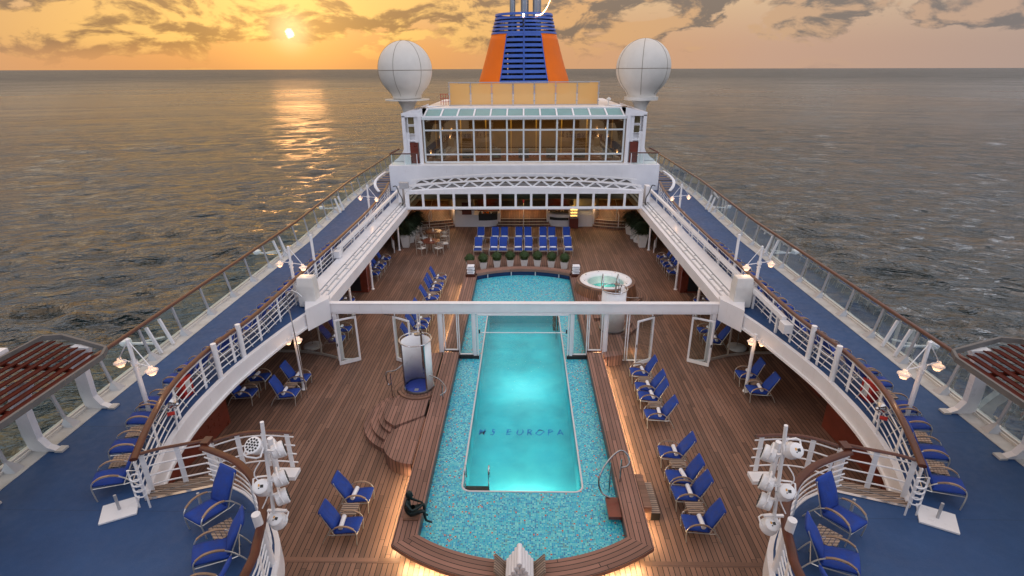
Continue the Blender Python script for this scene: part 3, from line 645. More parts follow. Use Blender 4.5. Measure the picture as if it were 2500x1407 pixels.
# floodlight mast behind each cabinet
# ------------------------------------------------------------------ glass screen across the pool
def frame_rect(g,x0,x1,z0,z1,y,w=.06,d=.06):
    g.box(((x0+x1)/2,y,z1-w/2),(x1-x0,d,w)); g.box(((x0+x1)/2,y,z0+w/2),(x1-x0,d,w)); g.box((x0+w/2,y,(z0+z1)/2),(w,d,z1-z0-2*w)); g.box((x1-w/2,y,(z0+z1)/2),(w,d,z1-z0-2*w))
def screen():
    t=thing('glass_screen','white framed glass wind screen with a heavy top beam spanning the pool','wind screen',(0,21.05,0))
    Y=21.05
    g=G(); g.box((0,Y,2.60),(16.62,.26,.42)); g.box((0,Y-.02,2.345),(16.5,.18,.07)); g.box((0,Y-.13,2.79),(16.6,.05,.05)); g.build('beam',M['white'],t,bevel=.015)
    g=G(); g.box((0,Y-.12,2.28),(3.9,.06,.05)); g.build('blind_box',M['white2'],t)
    def post(x,w,z0): g=G(); g.box((x,Y,(z0+2.31)/2),(w,.16,2.31-z0)); g.build('post',M['white'],t)
    def pane(x0,x1,z0,z1=2.31):
        g=G(); frame_rect(g,x0,x1,z0,z1,Y,.04,.07); f=g.build('window_frame',M['white2'],t); g=G(); g.quad((x0+.04,Y,z0+.04),(x1-.04,Y,z0+.04),(x1-.04,Y,z1-.04),(x0+.04,Y,z1-.04))
        p=g.build('pane',M['glass'],t,fix=False); p.parent=f
    for s in (-1,1):
        post(s*2.10,.13,.13); post(s*3.55,.15,.0); post(s*8.12,.18,0.); post(s*1.97,.05,.13)
        pane(*sorted((s*2.17,s*2.80)),.30); pane(*sorted((s*2.84,s*3.43)),.52); pane(*sorted((s*3.64,s*4.48)),.02); pane(*sorted((s*4.54,s*5.55)),.02)
        pane(*sorted((s*7.22,s*8.01)),.02)
        g=G(); g.box((s*2.36,Y-.03,.20),(.86,.14,.15)); g.build('foot_plate',M['black'],t)
    g=G(); g.tube([(-1.86,Y-.05,1.40),(1.86,Y-.05,1.40)],.022,8); g.build('cross_bar',M['white2'],t,True)
    for s in (-1,1): g=G(); g.box((s*1.88,Y-.09,1.47),(.06,.05,.16)); g.build('latch',M['black'],t)
    # door leaves standing open
    for s in (-1,1):
        for hx in (7.2,5.6):
            w=.93
            # for the right side the hinge at 7.2 opens outward (+x), the one at 5.6 towards the pool
            if hx==7.2: ux,uy=s*.86,-.50
            else: ux,uy=-s*.86,-.50
            p0=Vector((s*hx,Y-.08,0)); u=Vector((ux,uy,0)); z0,z1=.04,2.2
            g=G(); f=.07
            for (a0,a1,b0,b1) in ((0,f,z0,z1),(w-f,w,z0,z1)):
                m_=p0+u*((a0+a1)/2); g.bar((m_.x,m_.y,b0),(m_.x,m_.y,b1),.05,f,up=(ux,uy,0))
            for (b0,b1) in ((z0,z0+.16),(z1-f,z1)):
                q0=p0+u*f; q1=p0+u*(w-f); g.bar((q0.x,q0.y,(b0+b1)/2),(q1.x,q1.y,(b0+b1)/2),.05,b1-b0)
            dr=g.build('door',M['white2'],t)
            g=G(); q0=p0+u*f; q1=p0+u*(w-f); g.quad((q0.x,q0.y,z0+.16),(q1.x,q1.y,z0+.16),(q1.x,q1.y,z1-f),(q0.x,q0.y,z1-f)); pn=g.build('pane',M['glass'],t,fix=False); pn.parent=dr
            q=p0+u*(w-.035)+Vector((0,-.05,0)); g=G(); g.box((q.x,q.y,1.05),(.03,.07,.12)); hd=g.build('handle',M['black'],t); hd.parent=dr
            q0=p0+u*.3; g=G(); g.tube([(q0.x,q0.y,2.24),((s*(hx-.35) if hx==7.2 else s*(hx+.35)),Y-.1,2.29)],.015,5); ar=g.build('closer_arm',M['black'],t); ar.parent=dr
screen()
for s in (-1,1):
    t=thing('side_screen','angled glass panes linking the wind screen to the %s side wall'%SIDE[s],'glass partition',(s*9.6,21.6,0))
    pts=[(8.32,21.15),(9.15,21.5),(10.25,21.75),(12.2,21.75)]
    for a,b in zip(pts,pts[1:]):
        a=Vector((s*a[0],a[1],0)); b=Vector((s*b[0],b[1],0)); g=G()
        g.bar((a.x,a.y,.05),(b.x,b.y,.05),.06,.10); g.bar((a.x,a.y,2.0),(b.x,b.y,2.0),.06,.07); g.bar((b.x,b.y,0),(b.x,b.y,2.03),.06,.06); f=g.build('window_frame',M['frame'],t)
        g=G(); g.quad((a.x,a.y,.1),(b.x,b.y,.1),(b.x,b.y,1.97),(a.x,a.y,1.97)); p=g.build('pane',M['glass'],t,fix=False); p.parent=f
# ================================================================== AFT DECKHOUSE, ROOF, FUNNEL
def roof():
    t=thing('sliding_roof','white sliding roof parked aft, arched truss over a row of square windows','roof',(0,38.2,2.6))
    Y=38.0; z0,z1=2.82,4.02
    xs=[-8.05]+[-7.42+i*1.142 for i in range(14)]+[8.05]
    g=G(); g.box((0,Y,z0-.06),(16.7,.24,.12)); g.box((0,Y,z0+.03),(16.6,.14,.08)); g.build('lower_beam',M['white2'],t)
    n=24; top=lambda x: 3.99+.27*(1-(x/8.4)**2)
    P=[(x,top(x)) for x in np.linspace(-8.35,8.35,n)]
    g=G(); vs=[];fs=[]
    for y in (Y-.07,Y+.07):
        for x,z in P: vs.append((x,y,z)); 
        for x,z in P: vs.append((x,y,3.80))
    for i in range(n-1):
        fs+=[(i,i+1,n+i+1,n+i),(2*n+i,3*n+i,3*n+i+1,2*n+i+1),(i,2*n+i,2*n+i+1,i+1),(n+i,n+i+1,3*n+i+1,3*n+i)]
    fs+=[(0,n,3*n,2*n),(n-1,3*n-1,4*n-1,2*n-1)]
    g.add(vs,fs); g.build('arch_beam',M['white'],t)
    for i,x in enumerate([-8.28]+[-7.15+1.10*k for k in range(14)]+[8.28]):
        w=.16 if 0<i<15 else .30
        g=G(); g.box((x,Y,3.33),(w,.13,.92)); g.build('mullion',M['white2'],t)
    X=[-8.28]+[-7.15+1.10*k for k in range(14)]+[8.28]
    for a,b in zip(X,X[1:]):
        g=G(); g.quad((a+.1,Y-.02,2.88),(b-.1,Y-.02,2.88),(b-.1,Y-.02,3.79),(a+.1,Y-.02,3.79)); g.build('pane',M['roofglass'],t,fix=False)
    # trusses
    for k,(yy,dz) in enumerate(((38.12,0.),(40.0,.07))):
        lo=lambda x: top(x)+dz+.02; hi=lambda x: top(x)+dz+.50-.20*abs(x/8.4)**2
        g=G(); xs_=np.linspace(-8.3,8.3,21)
        for a,b in zip(xs_,xs_[1:]):
            g.bar((a,yy,hi(a)),(b,yy,hi(b)),.12,.10); g.bar((a,yy,lo(a)),(b,yy,lo(b)),.12,.08)
        xs2=np.linspace(-8.2,8.2,27)
        for i,(a,b) in enumerate(zip(xs2,xs2[1:])):
            g.bar((a,yy,lo(a) if i%2==0 else hi(a)),(b,yy,hi(b) if i%2==0 else lo(b)),.075,.10)
        g.build('truss',M['white2'],t)
    for k in range(3):
        yy=38.7+k*.55; g=G()
        for a,b in zip(P,P[1:]): g.bar((a[0],yy,a[1]-.08),(b[0],yy,b[1]-.08),.05,.05)
        g.build('roof_leaf',M['grey'],t)
    g=G(); g.box((0,41,3.75),(16.8,5.2,.06)); g.build('ceiling',M['dark'],t)  # coloured near-black to give the shade below the trusses
    g=G(); g.add([(x,38.3,z-.12) for x,z in P]+[(x,42.6,z-.10) for x,z in P],[(i,i+1,n+i+1,n+i) for i in range(n-1)]); g.build('shade_sheet',M['dark'],t)  # added near-black sheet, painted shade between the trusses
    for s in (-1,1):
        g=G(); g.box((s*8.75,38.3,3.75),(.30,.7,1.1)); g.build('carriage',M['white'],t)
        g=G(); pts=smooth_path([(s*8.62,37.9,2.98),(s*8.62,37.85,3.5),(s*8.8,37.8,3.9),(s*9.0,38.,4.35),(s*9.25,38.1,4.3)],4); g.tube(pts,.035,6); g.build('hose',M['black'],t,True)
    g=G(); g.box((-8.45,38.,4.42),(.62,.34,.42)); g.build('control_box',M['grey'],t)
    g=G(); g.box((0,Y-.1,3.3),(.10,.05,.2)); g.build('signal_lamp',M['red'],t)
roof()
def house():
    t=thing('aft_deckhouse','white aft deckhouse with a wide wall of framed windows and sloping glass brow','deckhouse',(0,46,4.8))
    g=G(); g.box((0,44.3,3.78),(21.8,.5,2.06)); g.build('fascia',M['white'],t,bevel=.02)
    g=G(); g.box((0,51.9,4.76),(21.8,14.8,.12)); g.box((0,58.8,3.7),(21.8,.4,2.)); g.build('floor_slab',M['white'],t)
    Y=45.
    # side piers
    for s in (-1,1):
        g=G(); g.box((s*9.0,Y+.05,8.62),(1.5,.3,.28)); g.box((s*9.62,Y+.05,6.68),(.26,.3,3.76)); g.box((s*8.32,Y+.02,6.7),(.28,.34,3.8)); g.box((s*9.0,Y+.1,6.66),(1.1,.22,.16)); g.box((s*9.38,Y+.1,6.),(.3,.2,2.6)); g.box((s*8.62,Y+.1,7.5),(.35,.2,2.0))
        g.build('wall',M['white'],t)
        for z in (7.15,7.88):
            g=G(); frame_rect(g,*sorted((s*8.62,s*9.32)),z,z+.66,Y+.02,.05,.06); f=g.build('window_frame',M['white2'],t); g=G(); g.quad((s*8.66,Y+.03,z+.04),(s*9.28,Y+.03,z+.04),(s*9.28,Y+.03,z+.62),(s*8.66,Y+.03,z+.62)); p=g.build('pane',M['dglass'],t,fix=False); p.parent=f
        g=G(); g.box((s*8.92,Y+.04,5.66),(.68,.08,1.68)); d=g.build('door',M['maho'],t); g=G(); g.box((s*8.68,Y-.03,5.6),(.05,.05,.12)); h=g.build('handle',M['steel'],t); h.parent=d
        g=G(); g.add([(s*9.5,Y,4.82),(s*9.75,Y,8.76),(s*9.7,58,8.76),(s*9.5,58,4.82)],[(0,1,2,3)]); g.build('side_wall',M['white'],t)
        # sloping roof shoulder
        g=G(); g.add([(s*9.75,Y-.1,8.76),(s*8.1,Y+.2,9.12),(s*6.9,50.,9.05),(s*9.4,54,8.6),(s*9.75,Y-.1,8.56),(s*9.4,54,8.4)],[(0,1,2,3),(0,3,5,4)]); g.build('roof_shoulder',M['white'],t)
        g=G(); g.prism([(s*8.05,44.92),(s*9.76,44.92),(s*9.76,45.0),(s*8.05,45.0)],8.48,8.77); g.add([(s*9.76,44.92,8.77),(s*8.05,44.92,9.14),(s*8.05,44.92,8.77)],[(0,1,2)]); g.build('roof_fascia',M['white'],t)
        g=G(); g.box((s*9.0,Y+.35,6.8),(1.5,.2,3.8)); g.box((s*9.0,52,8.52),(1.3,13.,.1)); g.build('wall',M['white'],t)
        # curved flare below the wing
        g=G(); P=[(9.75,6.8),(9.85,6.2),(10.1,5.6),(10.5,5.15),(10.95,4.85),(9.7,4.85)]
        vs=[(s*x,46.,z) for x,z in P]+[(s*x,47.6,z) for x,z in P]; n=6; g.add(vs,[tuple(range(n)),tuple(range(n,2*n))[::-1]]+[(i,(i+1)%n,n+(i+1)%n,n+i) for i in range(n)]); g.build('wing_flare',M['white'],t)
        w=thing('balcony_railing','small %s balcony railing with glass and a wooden cap beside the aft house door'%SIDE[s],'railing',(s*9.8,44.2,4.8))
        pth=smooth_path([(s*8.5,44.25,0),(s*9.6,44.2,0),(s*10.6,44.15,0),(s*10.78,44.4,0),(s*10.2,45.2,0)],4)
        g=G(); g.tube([(p.x,p.y,5.72+(.0 if p.y<44.5 else (p.y-44.4)*.3)) for p in pth],.05,6,sx=1.3); g.build('handrail',M['cap'],w,True)
        g=G(); g.quad((s*8.6,44.2,4.86),(s*10.65,44.15,4.86),(s*10.65,44.15,5.66),(s*8.6,44.2,5.66)); g.build('glass_panel',M['railglass'],w,fix=False)
        for x in (8.6,9.6,10.65): g=G(); g.bar((s*x,44.2,4.81),(s*x,44.2,5.7),.05,.05); g.build('stanchion',M['white2'],w)
    # glazed front
    X=[-8.02+i*16.04/12 for i in range(13)]; Z=[4.98,5.52,7.42,8.30]
    g=G()
    for x in X: g.box((x,Y-.02,6.64),(.13,.12,3.34))
    for z in (4.93,5.55,7.45): g.box((0,Y-.01,z),(16.1,.10,.12))
    g.box((0,Y-.06,8.36),(16.3,.2,.20)); g.build('window_grid',pbr('pale_grid_paint',(.62,.66,.66),.4),t)
    g=G()
    for x in X:
        for k in range(22): g.box((x,Y-.085,5.05+k*.15),(.028,.014,.028))
    for k in range(106): g.box((-7.95+k*.151,Y-.065,5.55),(.028,.014,.028)); g.box((-7.95+k*.151,Y-.065,7.45),(.028,.014,.028)); g.box((-7.95+k*.151,Y-.165,8.36),(.03,.014,.03))
    g.build('rivets',M['grey'],t)
    for i in range(12):
        for j in range(3):
            g=G(); a,b=X[i]+.065,X[i+1]-.065; z0,z1=(5.0,5.49) if j==0 else ((5.61,7.39) if j==1 else (7.51,8.26))
            g.quad((a,Y,z0),(b,Y,z0),(b,Y,z1),(a,Y,z1)); g.build('pane',M['dglass'],t,fix=False)
    # sloping brow
    for i in range(12):
        a,b=X[i]*.995+.08,X[i+1]*.995-.08; k=.975
        g=G(); g.quad((a,Y+.02,8.50),(b,Y+.02,8.50),(b*k,Y+.95,9.0),(a*k,Y+.95,9.0)); g.build('brow_pane',M['teal'],t,fix=False)
    g=G()
    for x in X: g.bar((x*.995,Y,8.48),(x*.972,Y+1.,9.02),.13,.07)
    g.box((0,Y-.02,8.50),(16.2,.1,.1)); g.box((0,Y+1.02,9.04),(15.8,.16,.12)); g.build('brow_frame',M['white2'],t)
    g=G(); g.add([(-8.1,Y+1.,9.10),(8.1,Y+1.,9.10),(7.0,50.4,9.0),(-7.0,50.4,9.0)],[(0,1,2,3)]); g.box((0,56,8.95),(17.,11.6,.1)); g.build('roof',M['white'],t)
    # interior of the lounge
    g=G(); g.box((0,52,4.86),(18.6,13,.06)); g.build('lounge_floor',M['maho'],t)
    g=G(); g.box((0,51.5,6.8),(18.6,.2,4.)); g.build('lounge_back_wall',pbr('lounge_wall',(.16,.10,.05),.6,noise=.5,nscale=.7),t)
    g=G(); g.box((0,48.5,8.32),(18.2,6.2,.06)); g.build('lounge_ceiling',pbr('lounge_ceiling',(.12,.09,.06),.6),t)
    for k in range(7): g=G(); g.box((-7.2+k*2.4,47.6,5.25),(.9,.8,.7)); g.build('armchair',M['cush'],t)
    for k in range(8): g=G(); g.box((-7.7+k*2.2,49.,6.6),(.10,.10,3.4)); g.build('column',pbr('gold_column',(.55,.42,.16),.4) if k==0 else bpy.data.materials['gold_column'],t)
    for k in range(6):
        g=G(); g.lathe([(.0,0),(.07,.0),(.07,-.03),(0,-.03)],(-6.6+k*2.6,47.4,8.26),10); g.build('ceiling_lamp',M['warm'],t)
    l=bpy.data.lights.new('lounge_fill','AREA'); l.shape='RECTANGLE'; l.size=14; l.size_y=3; l.energy=330; l.color=(1,.66,.30); o=bpy.data.objects.new('lounge_fill',l); COL.objects.link(o); o.location=(0,48.3,8.2)  # added broad fill light to turn the lounge golden, no fixture
house()
def topscreen():
    t=thing('frosted_screen','row of seven frosted amber glass panels on the aft deckhouse roof','glass screen',(0,50,9))
    X=np.linspace(-6.48,6.48,8)
    for a,b in zip(X,X[1:]):
        g=G(); g.box(((a+b)/2,50.,9.97),(b-a-.10,.03,1.74)); g.build('glass_panel',M['frost'],t)
    for x in X:
        g=G(); g.box((x,50.03,9.98),(.06,.09,1.92)); g.build('post',M['grey'],t)
        g=G()
        for z in (9.4,10.0,10.6): g.box((x,49.98,z),(.20,.05,.07))
        g.build('clamp',M['grey'],t)
    g=G(); g.box((0,50.,10.92),(13.1,.12,.07)); g.box((0,50.,9.06),(13.1,.1,.05)); g.build('rail',M['grey'],t)
    for s in (-1,1): g=G(); g.bar((s*6.5,50.,9.95),(s*6.5,57,9.95),.03,1.8); g.build('side_panel',M['frost'],t)
topscreen()
# small rooftop items
t=thing('red_ladder_rail','small red railing beside the left end of the frosted screen','railing',(-7.0,51,9.1)); g=G()
for k in range(4): g.bar((-7.4+.22*k,51,9.05),(-7.4+.22*k,51,9.95),.04,.04)
for z in (9.3,9.6,9.95): g.bar((-7.45,51,z),(-6.7,51,z),.04,.04)
g.build('bars',M['red'],t)
g=G(); g.tube([(7.4,50,9.0),(7.4,50,9.4)],.05,8); g.lathe([(.0,.0),(.2,.05),(.2,.18),(0,.28)],(7.4,50,9.38),12); tag(g.build('roof_antenna',M['ivory'],None,True),'little white antenna dome beside the right end of the frosted screen','antenna')
def radome(s):
    t=thing('radome','big off-white satellite dome with dark seams on a flared pedestal, %s of the funnel'%SIDE[s],'radome',(s*10.6,52,8.))
    r=2.38; c=(s*10.6,52,12.0); prof=[]
    a0=math.acos(1.32/r)
    for i in range(33):
        a=PI/2-(PI/2+R(48))*i/32; prof.append((max(r*math.cos(a),.001),r*math.sin(a)))
    prof+= [(1.42,-2.0),(1.30,-2.2),(1.28,-2.42)]
    g=G(); g.lathe(prof,c,48); g.build('shell',M['ivory'],t,'all')
    sm=pbr('seam_brown',(.20,.16,.11),.7) if s<0 else bpy.data.materials['seam_brown']
    g=G(); g.tube([(c[0]+(r+.004)*math.cos(a),c[1]+(r+.004)*math.sin(a),c[2]-.05) for a in np.linspace(0,2*PI,48,endpoint=False)],.022,4,closed=True); g.build('seam',sm,t)
    for k in range(6):
        b=R(-104+60*k); P=[((p+.006)*math.cos(b)+c[0],(p+.006)*math.sin(b)+c[1],z+c[2]) for p,z in prof[:-1]]; g=G(); g.tube(P,.018,4); g.build('seam',sm,t)
    g=G(); w=2.0 if s<0 else 1.5; g.lathe([(.4,-.02),(w,-.0),(w,.10 if s<0 else .28),(1.25,.12 if s<0 else .3)],(c[0],c[1],9.42 if s<0 else 9.3),36); g.build('platform',M['offwhite'],t,True)
    g=G(); g.lathe([(1.05,1.36),(.80,1.1),(.58,.7),(.50,.2),(.50,-.6)],(c[0],c[1],8.1),28); g.build('pedestal',M['offwhite'],t,True)
for s in (-1,1): radome(s)
def funnel():
    cy=71.; zb,zt=7.0,17.9
    def prm(z):
        k=(z-10.7)/(17.85-10.7); rx=5.50-(5.50-3.28)*k**.88 if k>0 else 5.50+.35*(-k)*2; return rx
    def pt(th,z,off=0.): rx=prm(z)+off; ry=rx*.92; return (rx*math.sin(th),cy-ry*math.cos(th)+ (0),z)
    t=thing('funnel','tapering blue louvred funnel with orange side panels and three exhaust pipes','funnel',(0,cy,7))
    th0=.52; zo=15.72
    for s in (-1,1):
        g=G(); n=22; zs=np.linspace(zb,zo,14); th=np.linspace(th0,PI-th0,n); vs=[pt(s*a,z,.0) for z in zs for a in th]
        g.add(vs,[(i*n+k,i*n+k+1,(i+1)*n+k+1,(i+1)*n+k) for i in range(len(zs)-1) for k in range(n-1)]); o=g.build('orange_panel',M['orange'],t,'all'); md=o.modifiers.new('s','SOLIDIFY'); md.thickness=.08
    # louvres front and rear
    for zz in np.arange(9.3,15.72,.56):
        for f in (0,PI):
            g=G(); th=np.linspace(-th0+f,th0+f,9); a=[pt(x,zz,.02) for x in th]; b=[pt(x,zz+.33,.02) for x in th]; c=[pt(x,zz+.33,-.12) for x in th]; d=[pt(x,zz,-.12) for x in th]
            for i in range(8): g.add([a[i],a[i+1],b[i+1],b[i],c[i],c[i+1],d[i+1],d[i]],[(0,1,2,3),(3,2,5,4),(7,6,1,0)])
            g.build('louvre',M['fblue'],t)
    for i,zz in enumerate(np.arange(15.74,17.9,.385)):
        g=G(); n=48; th=np.linspace(0,2*PI,n,endpoint=False); hgt=.22 if i<5 else .25; e=.04 if i<5 else .1
        vs=[pt(a,zz,e) for a in th]+[pt(a,zz+hgt,e) for a in th]+[pt(a,zz+hgt,-.14) for a in th]+[pt(a,zz,-.14) for a in th]
        g.add(vs,[(j*n+k,j*n+(k+1)%n,((j+1)%4)*n+(k+1)%n,((j+1)%4)*n+k) for j in range(4) for k in range(n)]); g.build('ring_louvre',M['fblue'],t)
    def mul(f,a,b,e,w):
        g=G(); g.tube([pt(f,zz,e) for zz in np.arange(a,b,.6)],w/2,4); g.build('mullion',M['fblue'],t)
    for f in (0,PI): mul(f,9.,17.9,.05,.17)
    for f in (-th0,th0,PI-th0,PI+th0): mul(f,9.,16.,.0,.13)
    for f in np.linspace(0,2*PI,17)[:-1]: mul(f,15.6,17.9,-.1,.07)
    # dark inner trunks
    dk=pbr('dark_inner',(.035,.03,.035),.7)
    for x,y,w,h in ((-1.35,70,.72,17.),(-.05,69.2,.62,17.),(1.2,70,1.0,17.),(2.3,71,.5,15.6),(-2.6,71,.8,15.6),(.6,73.5,.9,17.),(-.8,73,.5,16.)):
        g=G(); g.tube([(x,y,7),(x,y,h)],w*.72,10); g.build('inner_trunk',dk,t)
    for zz in (10.9,12.35,13.4,15.):
        g=G(); g.box((.3,70.5,zz),(4.8,3.2,.30)); g.build('inner_stage',dk,t)
    for x,w in ((-1.25,.33),(.08,.47),(1.42,.50)):
        g=G(); g.tube([(x*1.05,cy-1.2,15),(x*1.05,cy-1.2,20.5)],w,18); g.build('exhaust_pipe',M['pipe'],t,True)
    g=G(); g.lathe([(0,0),(prm(17.6)-.1,.0)],(0,cy,17.45),36); g.build('top_plate',M['fblue'],t)
    for z in (17.55,17.1,16.6): g=G(); g.box((-.05,cy-prm(z)*.92-.2,z),(.18,.25,.3)); g.build('signal_lamp',M['black'] if z<17.5 else M['warm'],t)
    g=G(); g.prism([(x*6.2,66+y*4) for x,y in ((-1,-1),(1,-1),(1,2.4),(-1,2.4))],8.6,9.3); g.build('base',M['white'],t)
funnel()
t=thing('string_lights','curved string of lit bulbs hanging from the funnel top','string lights',(2.,67.6,18)); g=G(); P=smooth_path([(1.35,67.7,17.55),(1.9,67.6,17.6),(2.5,67.5,18.2),(2.95,67.5,19.2),(3.05,67.5,20.)],7)
g.tube(P,.03,5); g.build('wire',M['black'],t)
g=G()
for p in P: g.lathe([(0,-.085),(.05,0),(0,.085)],p,6)
g.build('bulb',M['warm'],t)
# spiral stairs at the aft corners of the upper decks
for s in (-1,1):
    t=thing('spiral_stair','white curved stair with dark treads at the aft end of the %s upper deck'%SIDE[s],'stairs',(s*11.2,44.3,BZ))
    W=lambda k: .95*math.sin(PI*(k+1.5)/10.5)+.25
    for k in range(8):
        z=2.92+k*.15; y=43.2+.27*k; g=G(); g.box((s*(10.92+W(k)/2),y,z),(W(k),.20,.05)); g.build('tread',M['greyteak'],t)
    P=[(s*(10.95+W(q)),43.05+.27*q,2.90+q*.15) for q in range(9)]; g=G()
    for a,b in zip(P,P[1:]): g.bar(a,b,.22,.08)
    g.build('stringer',M['white'],t)
# ------------------------------------------------------------------ aft end of the pool deck
def aft():
    cream=pbr('cream_wall',(.50,.42,.28),.6,noise=.1,nscale=1.)
    t=thing('aft_bar_front','white curved bar front and wall at the aft end of the pool deck','wall',(0,43,0))
    for s in (-1,1):
        P=[(s*5.6,43.0),(s*3.7,42.95),(s*2.7,43.05),(s*2.05,43.45),(s*1.9,43.7)]
        P=[(p.x,p.y) for p in smooth_path([(a,b,0) for a,b in P],4)]; Q=[(x,44.4) for x,y in P]
        g=G(); g.ring(P,Q,.0,1.0); g.build('bar_front',M['white'],t)
        g=G(); g.box((s*4.9,43.5,1.25),(1.7,.8,2.5)); g.build('wall_block',M['white'],t)
        g=G(); g.add([(s*5.6,43.,0.),(s*6.3,44.6,0.),(s*6.3,44.6,2.6),(s*5.6,43.,2.6)],[(0,1,2,3)]); g.build('wall_return',M['offwhite'],t)
        g=G(); g.tube([(s*3.9,42.95,1.42),(s*5.55,42.95,1.42),(s*5.85,43.2,1.7)],.035,6); g.build('handrail',M['black'],t)
        g=G(); g.lathe([(0,-.14),(.14,-.1),(.17,0.),(0,.06)],(s*5.95,43.2,1.55),12); g.build('wall_lamp',M['warm'],t)
    g=G(); g.box((-4.62,43.08,1.05),(.78,.06,1.9)); d=g.build('door',M['maho'],t); g=G(); g.box((-4.32,43.02,.62),(.1,.04,.05)); h=g.build('handle',M['steel'],t); h.parent=d
    g=G(); g.box((0,50.5,1.8),(24,.2,3.4)); g.build('back_wall',cream,t)
    for k in range(11): g=G(); g.box((-10+k*2.,50.35,1.7),(1.2,.06,1.9)); g.build('back_window',pbr('warm_interior_glass',(.09,.055,.02),.15) if k==0 else bpy.data.materials['warm_interior_glass'],t)
    g=G(); g.box((0,47.5,2.66),(25,12,.08)); g.build('ceiling',M['offwhite'],t)
    # steps
    t=thing('centre_steps','broad curved teak steps with pale nosings behind the sixteen loungers','steps',(0,43.5,0))
    for k in range(3):
        y=43.15+.32*k; n=13; P=[(x,y-.16*math.cos(x/2.)) for x in np.linspace(-2.2+.1*k,2.2-.1*k,n)]
        g=G(); g.ring(P,[(x,y+.5) for x,_ in P],.0 if k<2 else .0,.16*(k+1)); g.build('tread',M['deck'],t)
        g=G(); g.ring([(x,yy-.012) for x,yy in P],[(x,yy+.09) for x,yy in P],.16*(k+1)+.002,.16*(k+1)+.012); g.build('nosing',M['offwhite'],t)
    g=G(); g.box((0,47.2,.46),(20,6.4,.06)); g.build('landing',M['deck'],t)
    for s in (-1,0,1):
        h=thing('stair_handrail',['white handrail on the left of','single handrail in the middle of','white handrail on the right of'][s+1]+' the broad centre steps','handrail',(s*2.0,43.4,0)); x=s*1.95
        g=G(); g.tube([(x,42.9,.02),(x,42.9,.95)] if s==0 else [(x,43.3,.3),(x,43.3,1.3)],.03,6); g.build('post',M['white2'],h); g=G(); g.tube([(x,42.9 if s==0 else 43.3,.95 if s==0 else 1.3),(x,45.,1.5 if s==0 else 1.45)],.03,6)
        if s:
            for z in (.6,.8,1.0,1.2): g.tube([(x,43.3,z),(x,45.,z+.1)],.015,5)
        g.build('rail',M['white2'],h)
    for s in (-1,1):
        t=thing('side_steps','curved teak steps at the aft %s corner of the pool deck'%SIDE[s],'steps',(s*7.3,42.6,0))
        for k in range(3):
            n=13; y=42.1+.36*k; xs=np.linspace(5.65+.15*k,9.4,n); P=[(s*x,y+.75*(1-math.sin(min(PI/2,(x-5.6)/2.6*PI/2)))) for x in xs]
            g=G(); g.ring(P,[(x,44.4) for x,_ in P],.0,.16*(k+1)); g.build('tread',M['deck'],t)
            g=G(); g.ring([(x,yy-.012) for x,yy in P],[(x,yy+.09) for x,yy in P],.16*(k+1)+.002,.16*(k+1)+.012); g.build('nosing',M['offwhite'],t)
        g=G(); g.tube([(s*7.6,42.3,.1),(s*7.6,42.3,1.1),(s*7.6,44.4,1.9)],.03,6); g.tube([(s*7.6,43.4,.1),(s*7.6,43.4,1.5)],.03,6); h=g.build('handrail',M['white2'],t)
    # buffets
    for s,lab in ((-1,'dark curved buffet counter with dishes left of the centre steps'),(1,'dark two-tier buffet counter full of glasses right of the centre steps')):
        t=thing('buffet_counter',lab,'buffet',(s*2.9,42.9,.9))
        g=G(); P=[(s*2.15,43.15),(s*2.5,42.98),(s*3.1,42.88),(s*3.65,42.88)]; Q=[(x,43.9) for x,_ in P]; g.ring(P,Q,.55,1.02 if s<0 else .75); g.build('cabinet',M['black'],t)
        g=G(); g.ring([(x,y+.02) for x,y in P],Q,1.03 if s<0 else 1.15,1.07 if s<0 else 1.18); g.build('worktop',M['dark'],t)
        rnd=random.Random(5+s); 
        for k in range(16):
            z=(1.07 if s<0 else (1.18 if k%2 else .75)); x=s*rnd.uniform(2.35,3.5); y=rnd.uniform(43.1,43.6)
            g=G(); hgt=rnd.uniform(.05,.14); g.lathe([(.001,0),(.05,0),(.08,hgt),(.001,hgt*.9)],(x,y,z),8); o=g.build('dish' if s<0 else 'glassware',[M['pot'],M['steel'],M['orange'],M['greyteak']][k%4],None,True); tag(o,'small dish or glass standing on the %s buffet counter'%SIDE[s],'tableware','tableware on the %s buffet'%SIDE[s])
        g=G(); g.box((s*2.9,44.3,1.5),(1.8,.1,1.2)); g.build('back_panel',M['maho'],t)
    t=thing('pastry_display','brightly lit glass food display on a mahogany stand near the right buffet','food display',(4.05,42.6,0))
    g=G(); g.box((4.05,42.75,.42),(.72,.6,.84)); g.build('stand',M['maho'],t)
    g=G(); frame_rect(g,3.72,4.38,.84,1.75,42.5,.03,.03); frame_rect(g,3.72,4.38,.84,1.75,42.98,.03,.03); g.build('glass_frame',M['frame'],t)
    for k,z in enumerate((.95,1.2,1.45)):
        g=G(); g.box((4.05,42.75,z),(.6,.4,.02)); g.build('shelf',M['steel'],t)
        for q in range(5): g=G(); g.lathe([(.001,0),(.06,.01),(.04,.08),(.001,.1)],(3.83+.11*q,42.68+.08*(q%2),z+.01),7); g.build('pastry',pbr('glowing_pastry',(.9,.6,.2),.6,emis=(1,.62,.16),estr=1.6) if (k==0 and q==0) else bpy.data.materials['glowing_pastry'],t)  # pastries emit by themselves, cabinet light put into their material
    l=bpy.data.lights.new('display_lamp','POINT'); l.energy=22; l.shadow_soft_size=.1; l.color=(1,.62,.2); o=bpy.data.objects.new('display_lamp',l); COL.objects.link(o); o.location=(4.05,42.45,1.72)
